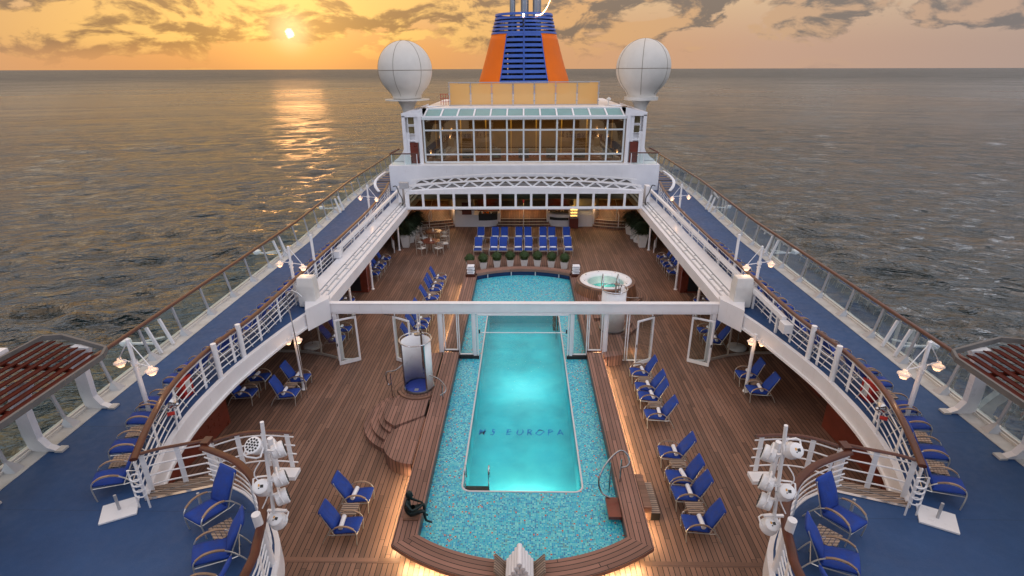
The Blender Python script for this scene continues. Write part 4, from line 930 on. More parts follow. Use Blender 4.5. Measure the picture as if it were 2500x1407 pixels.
    for x,y,z,e in ((-5.95,42.9,1.5,7),(5.95,42.9,1.5,7),(0,46,2.4,80),(-7.5,47.5,2.3,90),(7.5,47.5,2.3,90),(-2.9,43.6,2.2,12),(2.9,43.6,2.2,12)):
        l=bpy.data.lights.new('bar_lamp','POINT'); l.energy=e; l.shadow_soft_size=.12; l.color=(1,.58,.28); o=bpy.data.objects.new('bar_lamp',l); COL.objects.link(o); o.location=(x,y,z)
aft()
# ================================================================== FURNITURE
def make_lounger(tilt=0.,sag=0.):
    t=thing('lounge_chair','blue cushioned lounge chair','lounge chair')
    w=.29
    def soft(name,prof,hw,th,parent):   # padded strip along a profile in the y-z plane
        g=G(); n=len(prof); nx=6; vs=[];
        P=[Vector((0,y,z)) for y,z in prof]
        for side in (1,-1):
            for i,p in enumerate(P):
                d=(P[min(i+1,n-1)]-P[max(i-1,0)]).normalized(); nm=Vector((0,-d.z,d.y)); e=min(i,n-1-i)/(n-1)*2; ed=min(1,e*5+.35)
                for k in range(nx+1):
                    u=-1+2*k/nx; ex=(1-abs(u)**6*.55); pinch=1-.18*(math.sin(i*1.9)**8)
                    v=p+nm*(side*th*.5*ex*ed*pinch if side>0 else -th*.5*ex*ed); wd=hw*(.93 if (i in (0,n-1)) else 1.); vs.append((u*wd,v.y,v.z))
        m=nx+1; N=n*m; fs=[]
        for i in range(n-1):
            for k in range(nx):
                a=i*m+k; fs.append((a,a+1,a+m+1,a+m)); fs.append((N+a,N+a+m,N+a+m+1,N+a+1))
            fs.append((i*m,(i+1)*m,N+(i+1)*m,N+i*m)); fs.append((i*m+nx,N+i*m+nx,N+(i+1)*m+nx,(i+1)*m+nx))
        for k in range(nx): fs.append((k,N+k,N+k+1,k+1)); b=(n-1)*m; fs.append((b+k,b+k+1,N+b+k+1,N+b+k))
        g.add(vs,fs); return g.build(name,M['cush'],parent,'all',world=False)
    soft('seat_cushion',[(-.02,.405),(.0,.43),(.12,.432),(.25,.415),(.38,.395),(.5,.375),(.60,.365),(.64,.38)],.275,.10,t)
    rot=lambda y,z: (y+tilt*(z-.38),z-abs(tilt)*.12*(z-.38)+sag*math.sin((z-.4)*9))
    soft('back_cushion',[rot(*q) for q in [(.60,.40),(.635,.46),(.70,.60),(.76,.73),(.84,.86),(.91,.97),(.955,1.05),(.965,1.09)]],.268,.09,t)
    g=G()
    for s in (-1,1):
        P=smooth_path([(s*w,.03,0),(s*w,.0,.36),(s*w,.05,.52),(s*w,.22,.61),(s*w,.45,.61),(s*w,.66,.50),(s*w,.86,.24),(s*w,.98,.0)],3); g.tube(P,.016,5)
        g.tube([(s*w*.95,.0,.36),(s*w*.95,.62,.31),(s*w*.9,.93+tilt*.65,1.03)],.013,5); g.tube([(s*w,.62,.31),(s*w,.80,.33)],.012,4)
    g.tube([(-w,.0,.36),(w,.0,.36)],.014,5); g.tube([(-w,.62,.31),(w,.62,.31)],.012,4); g.tube([(-w*.9,.93+tilt*.65,1.03),(w*.9,.93+tilt*.65,1.03)],.012,4); g.tube([(-w,.8,.33),(w,.8,.33)],.012,4)
    g.build('frame',M['frame'],t,True,world=False)
    for s in (-1,1):
        g=G(); P=smooth_path([(s*w,.06,.545),(s*w,.22,.632),(s*w,.42,.634),(s*w,.58,.575)],3)
        for a,b in zip(P,P[1:]): g.bar(a,b,.05,.02)
        g.build('armrest',M['wood'],t,world=False)
    return t
LCS=[Maker(make_lounger(a,b)) for a,b in ((0,0),(.10,.006),(-.07,-.005),(.04,.008))]
def LC(*a): return random.choice(LCS)(*a)
def make_towel():
    g=G(); g.tube([(-.225,0,0),(-.22,0,0),(.22,0,0),(.225,0,0)],[.04,.064,.064,.04],10); o=g.build('rolled_towel',M['towel'],None,True); return tag(o,'t','towel')
TW=Maker(make_towel())
def make_table(): 
    t=thing('side_table','small slatted teak side table','side table')
    g=G()
    for k in range(6): g.box((0,-.19+.076*k,.40),(.48,.066,.018))
    for x in (-.21,.21): g.box((x,0,.385),(.03,.44,.016))
    g.build('tabletop',M['greyteak'],t,world=False)
    for x in (-.21,.21):
        for y in (-.19,.19): g=G(); g.bar((x,y,0),(x*.95,y*.95,.385),.026,.026); g.build('leg',M['frame'],t,world=False)
    return t
TB=Maker(make_table())
def chair(x,y,z,rz,label,group,towel=None):
    rz+=random.uniform(-.035,.035); x+=random.uniform(-.015,.015); y+=random.uniform(-.015,.015)
    LC((x,y,z),rz,label,group)
    if towel:
        c,s=math.cos(rz),math.sin(rz); lx,ly=random.uniform(-.03,.03),.47+random.uniform(-.02,.02)
        TW((x+lx*c-ly*s,y+lx*s+ly*c,z+.492),rz+random.uniform(-.12,.12),towel,'rolled towels on the loungers')
def row(pts,z,rz,base,group,tw=True):
    for i,(x,y) in enumerate(pts):
        chair(x,y,z,rz,'blue lounger, %s from the camera in the row %s'%(ORD[i],base),group,('rolled towel on the %s lounger of the row %s'%(ORD[i],base)) if tw else None)
def tables(pts,z,base,group,rz=0):
    for i,(x,y) in enumerate(pts): TB((x,y,z),rz,'slatted side table%s %s'%(', %s from the camera,'%ORD[i] if len(pts)>1 else '',base),group)
R90=R(90)
# right of the pool, facing it (front feet at x 4.42)
row([(4.46,y) for y in (11.44,12.57,13.27,14.43)],0,-R90,'near right of the pool','loungers right of the pool')
row([(4.46,y) for y in (16.49,17.68,18.34,19.45)],0,-R90,'right of the pool before the screen','loungers right of the pool')
tables([(4.92,12.02),(4.92,13.87)],0,'between the near right pool loungers','side tables right of the pool'); tables([(4.92,17.10),(4.92,18.88)],0,'between the loungers before the right of the screen','side tables right of the pool')
row([(-4.46,11.25),(-4.46,12.38)],0,R90,'near left of the pool','loungers left of the pool'); tables([(-4.92,11.83)],0,'between the two near left pool loungers','side tables left of the pool')
row([(-8.72,17.75),(-8.72,18.85)],0,R90,'beside the left lamp column','loungers by the lamp columns'); tables([(-9.25,18.3)],0,'between the chairs beside the left lamp column','side tables by the lamp columns')
row([(-10.4,17.75),(-10.4,18.9)],0,R90,'deep under the left deck edge','loungers under the deck edge',True); tables([(-10.8,18.33)],0,'under the left deck edge','side tables by the lamp columns')
row([(8.74,18.15),(8.74,19.28)],0,-R90,'beside the right lamp column','loungers by the lamp columns'); tables([(9.25,18.72)],0,'between the chairs beside the right lamp column','side tables by the lamp columns')
row([(-4.66,y) for y in (22.44,23.62,24.28,25.4,27.2,28.45,29.1,30.2)],0,R90,'left of the pool behind the screen','loungers left of the pool'); tables([(-5.1,23.03),(-5.1,24.84),(-5.1,27.83),(-5.1,29.65)],0,'in the left row behind the glass screen','side tables left of the pool')
row([(-8.85,y) for y in (30.95,31.95,32.6,33.75)],0,R90,'along the far left deck side','loungers along the deck sides')
row([(8.85,y) for y in (31.25,32.35,33.0,34.1)],0,-R90,'along the far right deck side','loungers along the deck sides')
tables([(-9.3,31.45),(-9.3,33.2)],0,'in the far left row of the pool deck','side tables along the deck sides'); tables([(9.3,31.8),(9.3,33.55)],0,'in the far right row of the pool deck','side tables along the deck sides')
for s in (-1,1):
    row([(s*8.35,22.3),(s*8.35,23.3)],0,-s*R90,'just behind the screen, %s end'%SIDE[s],'loungers along the deck sides'); row([(s*9.2,26.),(s*9.2,26.7)],0,-s*R90,'shaded by the %s mahogany cabinet'%SIDE[s],'loungers along the deck sides')
XF=[-3.15,-2.06,-1.40,-.36,.34,1.36,2.05,3.13]; XB=[-3.2,-2.06,-1.40,-.30,.35,1.42,2.10,3.2]
for X,Y,nm in ((XF,35.5,'front'),(XB,38.1,'back')):
    for i,x in enumerate(X): chair(x,Y,0,0,'blue lounger, %s from the left in the %s row beyond the box balls'%(ORD[i],nm),'sixteen loungers facing the pool','rolled towel on the %s lounger from the left, %s row beyond the pool'%(ORD[i],nm))
    for i,x in enumerate((-2.62,-.88,.86,2.6)): TB((x,Y+.45,0),0,'slatted side table, %s from the left in the %s row beyond the pool'%(ORD[i],nm),'side tables among the sixteen loungers')
# upper-deck rows: chairs stand with their backs to the curved railing
def upper_row(s):
    c=smooth_path([(s*x,y,0) for x,y in CAPP],10); # travel aft
    seq='CTCTCCTCCTCCTCCTCCTCCTCCTCCTCC'; pos=[]; adv={'C':.68,'T':.50}
    dense=resample(c,.02); k=10; ci=ti=0
    if s<0: pass
    for ch in seq:
        st_=int(adv[ch]/.02); kk=k+st_//2; k+=st_
        if kk>=len(dense)-2: break
        p=dense[kk]; d=(dense[kk+1]-dense[kk-1]).normalized(); out=Vector((d.y,-d.x,0)) if s>0 else Vector((-d.y,d.x,0))
        if out.x*s<0: out=-out
        if p.y>33.5: break
        if ch=='C':
            f=p+out*1.05; rz=math.atan2(out.x,-out.y)
            chair(f.x,f.y,BZ,rz,'blue lounger, %s from the steps in the long row, %s upper deck'%(ORD[ci],SIDE[s]),'loungers along the upper deck railings'); ci+=1
        else:
            f=p+out*.66; TB((f.x,f.y,BZ),math.atan2(out.x,-out.y),'slatted side table, %s from the steps in the long %s upper row'%(ORD[ti],SIDE[s]),'side tables along the upper deck railings'); ti+=1
for s in (-1,1): upper_row(s)
# near balcony chairs, backs to the balcony railing
for s in (-1,1):
    for i,(x,y,a,h) in enumerate(((6.98,8.66,R(-28),0),(6.45,7.75,R(-62),0),(6.22,6.85,R(-86),0),(6.1,6.1,R(-92),0))):
        rz=a if s<0 else -a
        chair(s*x,y,BZ,rz,'blue lounger, %s from the steps on the near %s balcony'%(ORD[i],SIDE[s]),'loungers on the near balconies')
    TB((s*6.20,8.42,BZ),s*R(45),'slatted side table between the first two chairs on the near %s balcony'%SIDE[s],'side tables on the near balconies')
    # parasol feet
    t=thing('parasol_base','white square parasol foot with a short tube on the near %s upper deck'%SIDE[s],'parasol base',(s*9.12,9.3,BZ),s*R(-28))
    g=G(); g.box((0,0,.03),(.72,.62,.05)); g.build('plate',M['white2'],t,world=False,bevel=.01); g=G(); g.tube([(0,0,.05),(0,0,.46)],.032,10); g.build('tube',M['grey'],t,True,world=False)
    t=thing('parasol_base','small white parasol tube beside the first near %s balcony chair'%SIDE[s],'parasol base',(s*7.25,9.35,BZ)); g=G(); g.tube([(0,0,0),(0,0,.5)],.032,10); g.build('tube',M['grey'],t,True,world=False); g=G(); g.lathe([(.001,.03),(.16,.02),(.17,0)],(0,0,0),12); g.build('plate',M['white2'],t,world=False)
    t=thing('parasol_base','round white parasol foot with thin pole behind the %s side glass'%SIDE[s],'parasol base',(s*9.85,22.3,0)); g=G(); g.lathe([(.001,.13),(.3,.12),(.42,.07),(.43,0)],(0,0,0),24); g.build('foot',M['white2'],t,True,world=False); g=G(); g.tube([(0,0,.1),(0,0,1.0)],.022,8); g.build('pole',M['steel'],t,True,world=False)
# ------------------------------------------------------------------ lamps
def lamp_head(t,x,y,z,r=.165):
    g=G(); g.lathe([(.001,.16),(.05,.15),(.07,.08),(.10,.06)],(x,y,z),16); g.lathe([(.07,.075),(r,.035),(r,.02),(.07,.05)],(x,y,z),20); g.lathe([(.10,.0),(r*.72,-.025),(r*.72,-.04),(.06,-.02)],(x,y,z),18); g.lathe([(.06,-.05),(r*.5,-.085),(r*.5,-.10),(.04,-.08)],(x,y,z),16); h=g.build('lamp_shade',M['frostw'],t,True)
    g=G(); g.lathe([(.001,.05),(.055,.03),(.06,-.05),(.035,-.11),(.001,-.12)],(x,y,z-.01),12); b=g.build('bulb',M['lantern'],t,True); b.parent=h
    l=bpy.data.lights.new('lantern','POINT'); l.energy=2.2; l.shadow_soft_size=.06; l.color=(1,.6,.32); o=bpy.data.objects.new('lantern',l); COL.objects.link(o); o.location=(x,y,z-.16)
def deck_lamp(x,y,s,h,label,arm=.62,ang=R(20),r=.165):
    t=thing('deck_lamp',label,'lamp post',(x,y,BZ)); zt=BZ+h
    g=G(); g.tube([(x,y,BZ),(x,y,zt-.85)],.062,12); g.tube([(x,y,zt-.85),(x,y,zt)],.050,12); g.lathe([(.09,-.07),(.09,.07)],(x,y,zt-.72),14); g.lathe([(.085,-.02),(.085,.02)],(x,y,zt-.9),14); g.lathe([(.001,.03),(.05,.0)],(x,y,zt),10); g.build('pole',M['white2'],t,True)
    for q in (-1,1):
        ex,ey=x+q*arm*math.cos(ang),y+q*arm*math.sin(ang)*s
        g=G(); g.tube([(x,y,zt-.72),(ex,ey,zt-.72)],.016,6); g.tube([(x,y,zt-.04),(ex,ey,zt-.72)],.014,6); g.build('arm',M['white2'],t,True); lamp_head(t,ex,ey,zt-.86,r)
for s in (-1,1):
    deck_lamp(s*10.62,12.75,s,2.58,'tall white twin-lantern lamp post among the loungers at the near %s'%SIDE[s])
    deck_lamp(s*9.72,21.2,s,2.5,'white twin-lantern lamp post beside the %s canvas-covered cabinet'%SIDE[s])
    deck_lamp(s*10.0,34.3,s,2.4,'farthest white twin-lantern lamp post on the %s upper deck'%SIDE[s])
    g=G(); g.tube([(s*9.62,23.4,BZ),(s*9.62,23.4,BZ+2.35)],.06,12); tag(g.build('plain_post',M['white2'],None,True),'plain white post without lantern behind the %s cabinet'%SIDE[s],'post')
    for k,(y,lit) in enumerate(((18.65,1),(25.4,1),(29.4,1),(36.8,1))):
        t=thing('deck_column','white column %s under the %s deck edge'%(['with twin lanterns nearest the steps,','behind the glass screen,','beside the mahogany cabinet,','near the tall potted plants,'][k],SIDE[s]),'column',(s*8.88,y,0))
        g=G(); g.tube([(s*8.88,y,0),(s*8.88,y,2.55)],.068,14); g.lathe([(.11,0),(.11,.04),(.07,.06)],(s*8.88,y,0),14); g.build('shaft',M['white2'],t,True)
        if k==0: lamp_head(t,s*8.66,y-.2,2.32,.14); lamp_head(t,s*9.12,y-.12,2.22,.14)
        else:
            g=G(); g.lathe([(.001,-.06),(.05,-.04),(.06,.03)],(s*8.80,y-.12,2.3),8); g.build('lamp',M['warm'],t)
            l=bpy.data.lights.new('column_lamp','SPOT'); l.energy=22; l.spot_size=R(70); l.shadow_soft_size=.04; l.color=(1,.55,.25); o=bpy.data.objects.new('column_lamp',l); COL.objects.link(o); o.location=(s*8.76,y-.16,2.28)
    g=G(); g.tube([(s*10.9,15.3,0),(s*10.9,15.3,2.57)],.068,14); tag(g.build('deck_column',M['white2'],None,True),'plain white column by the near %s mahogany cabinet'%SIDE[s],'column')
    # mahogany cabinets
    t=thing('service_cabinet','tall mahogany service cabinet with a dark front behind the %s column'%SIDE[s],'cabinet',(s*9.9,29.,0)); g=G(); g.box((s*10.6,29.4,1.28),(3.2,1.0,2.56)); g.build('body',M['maho'],t); g=G(); g.box((s*10.5,28.88,1.2),(2.2,.03,2.2)); g.build('door',M['dark'],t); g=G(); g.box((s*10.3,28.85,2.05),(.2,.02,.09)); g.build('label_plate',M['pot'],t)
    g=G(); g.prism([(s*10.75,16.4),(s*12.2,18.2),(s*12.28,13.),(s*11.0,13.)],0,2.3); t=thing('service_cabinet','angled mahogany cabinet in the shade below the near %s deck edge'%SIDE[s],'cabinet',(s*11.5,15,0)); g.build('body',M['maho'],t); g=G(); g.box((s*11.2,12.95,1.15),(.4,.03,.5)); g.build('panel',M['red'],t)
    t=thing('low_locker','long low mahogany locker along the %s side wall'%SIDE[s],'locker',(s*11.6,19.5,0)); g=G(); g.box((s*11.9,19.9,.55),(.6,3.3,1.1)); g.build('body',M['maho'],t)
    g=G(); 
    for k in range(2): g.box((s*11.58,19.2+1.3*k,.8),(.02,.22,.22))
    g.build('green_sign',pbr('sign_green',(.04,.22,.10),.5) if s<0 else bpy.data.materials['sign_green'],t)
    g=G()
    for k in range(2):
        for a,b in (((-.05,-.05),(.0,.05)),((0,.05),(.05,-.02)),((-.06,.05),(.06,.05))): g.bar((s*11.565,19.2+1.3*k+a[0],.8+a[1]),(s*11.565,19.2+1.3*k+b[0],.8+b[1]),.012,.02)
    g.build('sign_mark',M['pot'],t)
    # little white gates by the far columns
    t=thing('slatted_gate','small white slatted barrier with a wooden top beside the far %s planters'%SIDE[s],'barrier',(s*9.5,36.6,0)); 
    for y in (36.2,37.4): g=G(); g.bar((s*(9.1+.35*(y-36.2)),y,0),(s*(9.1+.35*(y-36.2)),y,.95),.05,.05); g.build('post',M['white2'],t)
    g=G()
    for k in range(6): g.bar((s*9.1,36.2,.15+.13*k),(s*9.52,37.4,.15+.13*k),.03,.03)
    g.build('bar',M['white2'],t); g=G(); g.bar((s*9.05,36.1,.98),(s*9.55,37.5,.98),.12,.04); g.build('top',M['cap'],t)
    # red box and silver horn in the balcony gap, life-raft like red cabinet
    g=G(); g.box((0,0,.33),(.30,.42,.66)); t=thing('red_cabinet','red fire-equipment box behind the curved %s railing'%SIDE[s],'equipment box',(s*10.35,14.0,BZ),s*R(8)); g.build('box',M['red'],t,world=False,bevel=.02); g=G(); g.box((-s*.155,0,.36),(.01,.2,.4)); g.build('notice',M['pot'],t,world=False)
    t=thing('signal_horn','silver trumpet-shaped horn with a red bottle on a white stand at the curved %s railing'%SIDE[s],'signal horn',(s*9.55,12.35,BZ)); g=G(); g.tube([(s*9.55,12.25,BZ),(s*9.55,12.35,BZ+.75)],.025,6); g.tube([(s*9.75,12.5,BZ),(s*9.55,12.35,BZ+.75)],.025,6); g.build('stand',M['white2'],t); g=G(); g.lathe([(.14,.0),(.08,.05),(.045,.12),(.05,.22),(.001,.24)],(0,0,0),14); o=g.build('horn',M['steel'],t,True,world=False); o.location=(0,0,.82); o.rotation_euler=(R(80),0,s*R(-60)); g=G(); g.tube([(s*9.47,12.2,BZ+.62),(s*9.62,12.12,BZ+.62)],.055,8); g.build('bottle',M['red'],t,True)
# ------------------------------------------------------------------ sunshade roofs with cedar slats
for s in (-1,1):
    t=thing('slatted_shelter','slatted red-cedar shelter roof on two white legs at the near %s ship side'%SIDE[s],'shelter',(s*12.3,11.5,BZ))
    H=5.06; # corners of the sloping roof: inboard edge low, outboard edge high
    A=Vector((s*11.25,12.72,H)); B=Vector((s*12.80,13.20,H+.12)); C_=Vector((s*11.25,4.,H)); D_=Vector((s*13.55,4.,H+.25)); A2=Vector((s*11.05,12.3,H)); E_=Vector((s*13.15,12.95,H+.2))
    loop=[A2,A,B,E_,D_,Vector((s*11.05,4,H))]
    g=G()
    for a,b in zip(loop,loop[1:]+loop[:1]): g.bar(a,b,.07,.14)
    g.build('roof_frame',M['dgrey'],t)
    k=0; x=11.22
    while x<13.4:
        ye=12.35+(x-11.22)*.30 if x<12.9 else 12.9-(x-12.9)*1.; z=H+(x-11.05)*.085
        g=G(); g.bar((s*x,4,z),(s*x,ye,z),.235,.03,up=(s*.22,0,1)); g.build('slat',M['slat'],t); x+=.262
    g=G()
    for y in (6.2,8.0,9.8,11.6): g.bar((s*11.1,y,H-.05),(s*13.4,y,H+.17),.07,.08)
    g.build('cross_beam',M['slat'],t)
    g=G(); g.box((s*13.50,8.,H+.24),(.20,8.4,.12)); g.build('outer_fascia',M['white2'],t)
    for k,y in enumerate((13.35,11.4,9.4,7.4)):
        yy=y-.55; P=[(12.15,BZ+.02),(12.42,BZ+.16),(12.52,BZ+.45),(12.30,H-.75),(11.85,H-.05),(12.35,H-.02),(12.62,H-.6),(12.86,BZ+.6),(12.92,BZ+.02)]
        g=G(); n=len(P); vs=[(s*x,y-.10,z) for x,z in P]+[(s*x,y+.08,z) for x,z in P]
        # leg leans toward the bow as it rises
        vs=[(vx,vy-.42*(vz-BZ)/(H-BZ),vz) for vx,vy,vz in vs]
        tri=tessellate_polygon([[Vector((x,z,0)) for x,z in P]]); fs=[tuple(q) for q in tri]+[tuple(n+i for i in reversed(q)) for q in tri]+[(i,(i+1)%n,n+(i+1)%n,n+i) for i in range(n)]
        g.add(vs,fs); g.build('leg',M['white2'],t); g=G(); g.prism([(s*12.05,y-.13),(s*12.25,y-.13),(s*12.25,y+.11),(s*12.05,y+.11)],BZ+.005,BZ+.06); g.build('foot',M['gutter'],t)
# ------------------------------------------------------------------ stage lights
def spot(t,x,y,z,yaw,pitch,face,r=.16):
    h=bpy.data.objects.new('stage_light',None); COL.objects.link(h); h.parent=t; h.location=Vector((x,y,z))-t.location; h.rotation_euler=(pitch,0,yaw)
    def put(g,nm,mat,sm=True): o=g.build(nm,mat,None,sm); o.parent=h; return o
    g=G(); g.lathe([(.001,-.13),(.11,-.13),(.135,-.11),(.14,-.05),(r-.01,.0),(r,.04),(r,.09),(r-.02,.105),(.001,.105)],(0,0,0),18); put(g,'housing',M['white2'])
    g=G()
    for k in range(19):
        if k==0: a,q=0,0
        elif k<7: a,q=k*PI/3,.055
        else: a,q=(k-7)*PI/6,.108
        g.lathe([(.001,.006),(.021,.006),(.022,0)],(q*math.cos(a),q*math.sin(a),.106),8)
    put(g,'lens',M['black'],False)
    g=G(); g.box((.03,0,-.134),(.055,.055,.008)); g.box((-.02,.035,-.134),(.02,.02,.008)); put(g,'display',M['black'],False)
    g=G(); g.box((-.025,-.02,-.134),(.028,.045,.008)); put(g,'warning_label',bpy.data.materials.get('label_amber') or pbr('label_amber',(.7,.35,.05),.5),False)
    g=G(); g.tube([(-.17,0,0),(-.17,-.17,-.02),(-.10,-.20,-.02),(.10,-.20,-.02),(.17,-.17,-.02),(.17,0,0)],.018,5); put(g,'yoke',M['white2'])
for s in (-1,1):
    x0,y0=s*4.92,8.15
    t=thing('stage_light_mast','white mast with a cluster of round stage spotlights at the near %s balcony'%SIDE[s],'stage lights',(x0,y0,BZ))
    g=G(); g.tube([(x0,y0,3.55),(s*4.74,y0,6.05)],.036,8); g.tube([(x0,y0,3.9),(s*4.99,y0-.1,3.75)],.04,6); g.build('pole',M['white2'],t,True)
    g=G(); g.tube([(s*5.02,8.0,1.8),(s*5.07,7.85,4.15)],.085,12); g.build('stout_post',M['white2'],t,True)
    g=G(); g.tube([(s*5.95,10.4,2.6),(s*5.95,10.4,3.95)],.07,10); g.build('short_post',M['white2'],t,True)
    g=G()
    for z in (5.4,4.7,4.35,3.95): g.bar((s*4.85-.16,y0,z),(s*4.85+.22,y0,z),.05,.04)
    g.tube(smooth_path([(s*4.9,y0-.05,5.2),(s*5.05,y0-.1,4.9),(s*4.88,y0-.05,4.5),(s*5.04,y0-.1,4.1)],5),.012,4); g.build('bracket',M['white2'],t)
    spot(t,s*4.93,y0-.06,5.55,s*R(10),R(38) if s<0 else R(-130),0); spot(t,s*4.60,y0+.12,5.32,s*R(60),R(-80),0)
    spot(t,s*4.95,y0-.10,4.62,s*R(-10),R(-140),1); spot(t,s*4.66,y0+.10,4.66,s*R(60),R(-80),0); spot(t,s*4.68,y0+.05,4.25,s*R(60),R(-80),0); spot(t,s*4.84,y0-.02,3.72,s*R(8),R(-150),1,.17)
# tall thin flagpole-like lamp hook by the left cabinet
t=thing('hooked_pole','thin steel pole with a curved hook end standing before the left cabinet','pole',(-8.4,18.1,0)); g=G(); g.tube(smooth_path([(-8.5,18.0,0.),(-8.55,18.0,2.5),(-8.62,18.0,4.3),(-8.60,18.0,4.5),(-8.4,18,4.58),(-8.2,18,4.5),(-8.05,18,4.35)],6),.022,6); g.build('rod',M['steel'],t,True)
# ------------------------------------------------------------------ hot tub
def tub():
    c=(4.6,28.25); t=thing('hot_tub','round teak-clad hot tub with glowing turquoise water and a white rim','hot tub',(4.6,28.25,0))
    g=G(); g.lathe([(1.78,.22),(1.74,.4),(1.60,.98)],(*c,0),48); g.build('teak_side',M['redteak'],t,True)
    g=G(); g.lathe([(1.61,.96),(1.61,1.04),(1.56,1.06),(1.44,1.06)],(*c,0),48); g.build('teak_rim',bpy.data.materials.get('tub_rim') or teak('tub_rim','p',c=c,w=.3,L=1.6),t,True)
    g=G(); g.lathe([(1.44,1.05),(1.42,1.09),(1.30,1.10),(1.16,1.07),(1.05,1.0),(1.0,.93),(.95,.5),(.001,.45)],(*c,0),48); g.build('shell',M['white2'],t,'all')
    m=pbr('tub_lining',(.10,.52,.50),.5); g=G(); g.lathe([(1.03,.96),(.97,.5),(.001,.47)],(*c,0),40); g.build('basin',m,t,'all')
    g=G(); g.lathe([(.001,.90),(1.03,.90)],(*c,0),40); g.build('water_surface',M['pwater'],t)
    for k in range(8): a=k*PI/4+.2; g=G(); g.lathe([(.001,.02),(.035,.01),(.04,0)],(c[0]+1.24*math.cos(a),c[1]+1.24*math.sin(a),1.09),8); g.build('nozzle',M['black'] if k%4==3 else M['steel'],t)
    g=G(); g.lathe([(2.35,.0),(2.35,.16),(1.75,.17)],(4.75,28.2,0),48,-1.9,1.6); g.build('step',bpy.data.materials.get('tub_step') or teak('tub_step','p',c=(4.75,28.2),w=.14,L=3.),t)
    g=G(); g.lathe([(2.0,.16),(2.0,.32),(1.7,.33)],(4.65,28.2,0),48,-1.8,1.3); g.build('step',bpy.data.materials['tub_step'],t)
    for x,dy in ((4.2,0),(5.0,0)):
        g=G(); g.tube(smooth_path([(x,26.2,.3),(x,26.3,1.3),(x,26.5,1.85),(x,26.75,1.95),(x,26.95,1.7),(x,27.05,1.08)],5),.026,8); g.build('handrail',M['steel'],t,True)
    g=G(); g.tube(smooth_path([(5.,26.3,1.2),(5.4,26.0,.95),(6.1,26.1,.85),(6.25,26.4,.5)],5),.022,6); g.build('handrail',M['steel'],t,True)
    g=G(); g.box((4.6,26.,.45),(1.3,.9,.9)); g.build('steps_block',M['bench_y'],t)
    l=bpy.data.lights.new('tub_lamp','POINT'); l.energy=4.5; l.shadow_soft_size=.15; l.color=(1,1,.75); o=bpy.data.objects.new('tub_lamp',l); COL.objects.link(o); o.location=(4.6,28.75,.72)
tub()
# ------------------------------------------------------------------ showers and their steps
def shower(cx,cy,z0,label,open_dir):
    t=thing('deck_shower',label,'shower',(cx,cy,z0)); r=.56
    a0,a1=open_dir+R(52),open_dir+R(308)
    g=G(); g.lathe([(r,0.05),(r,2.0)],(cx,cy,z0),40,a0,a1); o=g.build('curved_screen',M['white2'],t,'all'); md=o.modifiers.new('s','SOLIDIFY'); md.thickness=.02
    g=G(); g.lathe([(r+.03,0),(r+.03,.07),(r-.04,.075),(r-.04,0)],(cx,cy,z0),40); g.build('base_ring',M['chrome'],t,True)
    g=G(); g.lathe([(.001,.03),(r-.04,.02)],(cx,cy,z0),32); g.build('shower_floor',M['showerblue'],t)
    g=G(); d=Vector((math.cos(open_dir),math.sin(open_dir)))*.28; g.box((cx+d.x,cy+d.y,z0+.035),(.15,.15,.012)); g.build('drain',M['grey'],t)
    g=G(); g.tube([(cx+(r+.04)*math.cos(a),cy+(r+.04)*math.sin(a),z0+2.08) for a in np.linspace(0,2*PI,36,endpoint=False)],.024,8,closed=True); g.build('top_ring',M['steel'],t,True)
    for a in (a0,a1):
        g=G(); x,y=cx+r*math.cos(a),cy+r*math.sin(a); g.tube([(x,y,z0),(x,y,z0+1.95),(cx+(r+.04)*math.cos(a),cy+(r+.04)*math.sin(a),z0+2.08)],.028,8); g.build('door_post',M['chrome'],t,True)
    b=open_dir+PI*.98; x,y=cx+(r-.03)*math.cos(b),cy+(r-.03)*math.sin(b); x,y=cx+.12,cy+.18
    g=G(); g.box((x+.02,y+.25,z0+1.3),(.07,.05,1.9)); g.build('shower_column',M['chrome'],t)
    g=G(); g.tube(smooth_path([(x+.02,y+.25,z0+2.1),(x+.02,y+.2,z0+2.42),(x,y+.0,z0+2.5),(x-.02,y-.15,z0+2.38)],5),.018,6); g.build('riser',M['steel'],t,True)
    g=G(); g.lathe([(.001,.03),(.12,.02),(.13,-.02),(.001,-.02)],(x-.02,y-.2,z0+2.3),18); g.build('shower_head',M['chrome'],t,True)
    return t
shower(-4.05,18.1,.5,'round white open shower cubicle with a blue floor on the left teak steps',R(-100))
shower(4.22,23.2,.5,'round white shower cubicle right of the pool behind the glass screen',R(100))
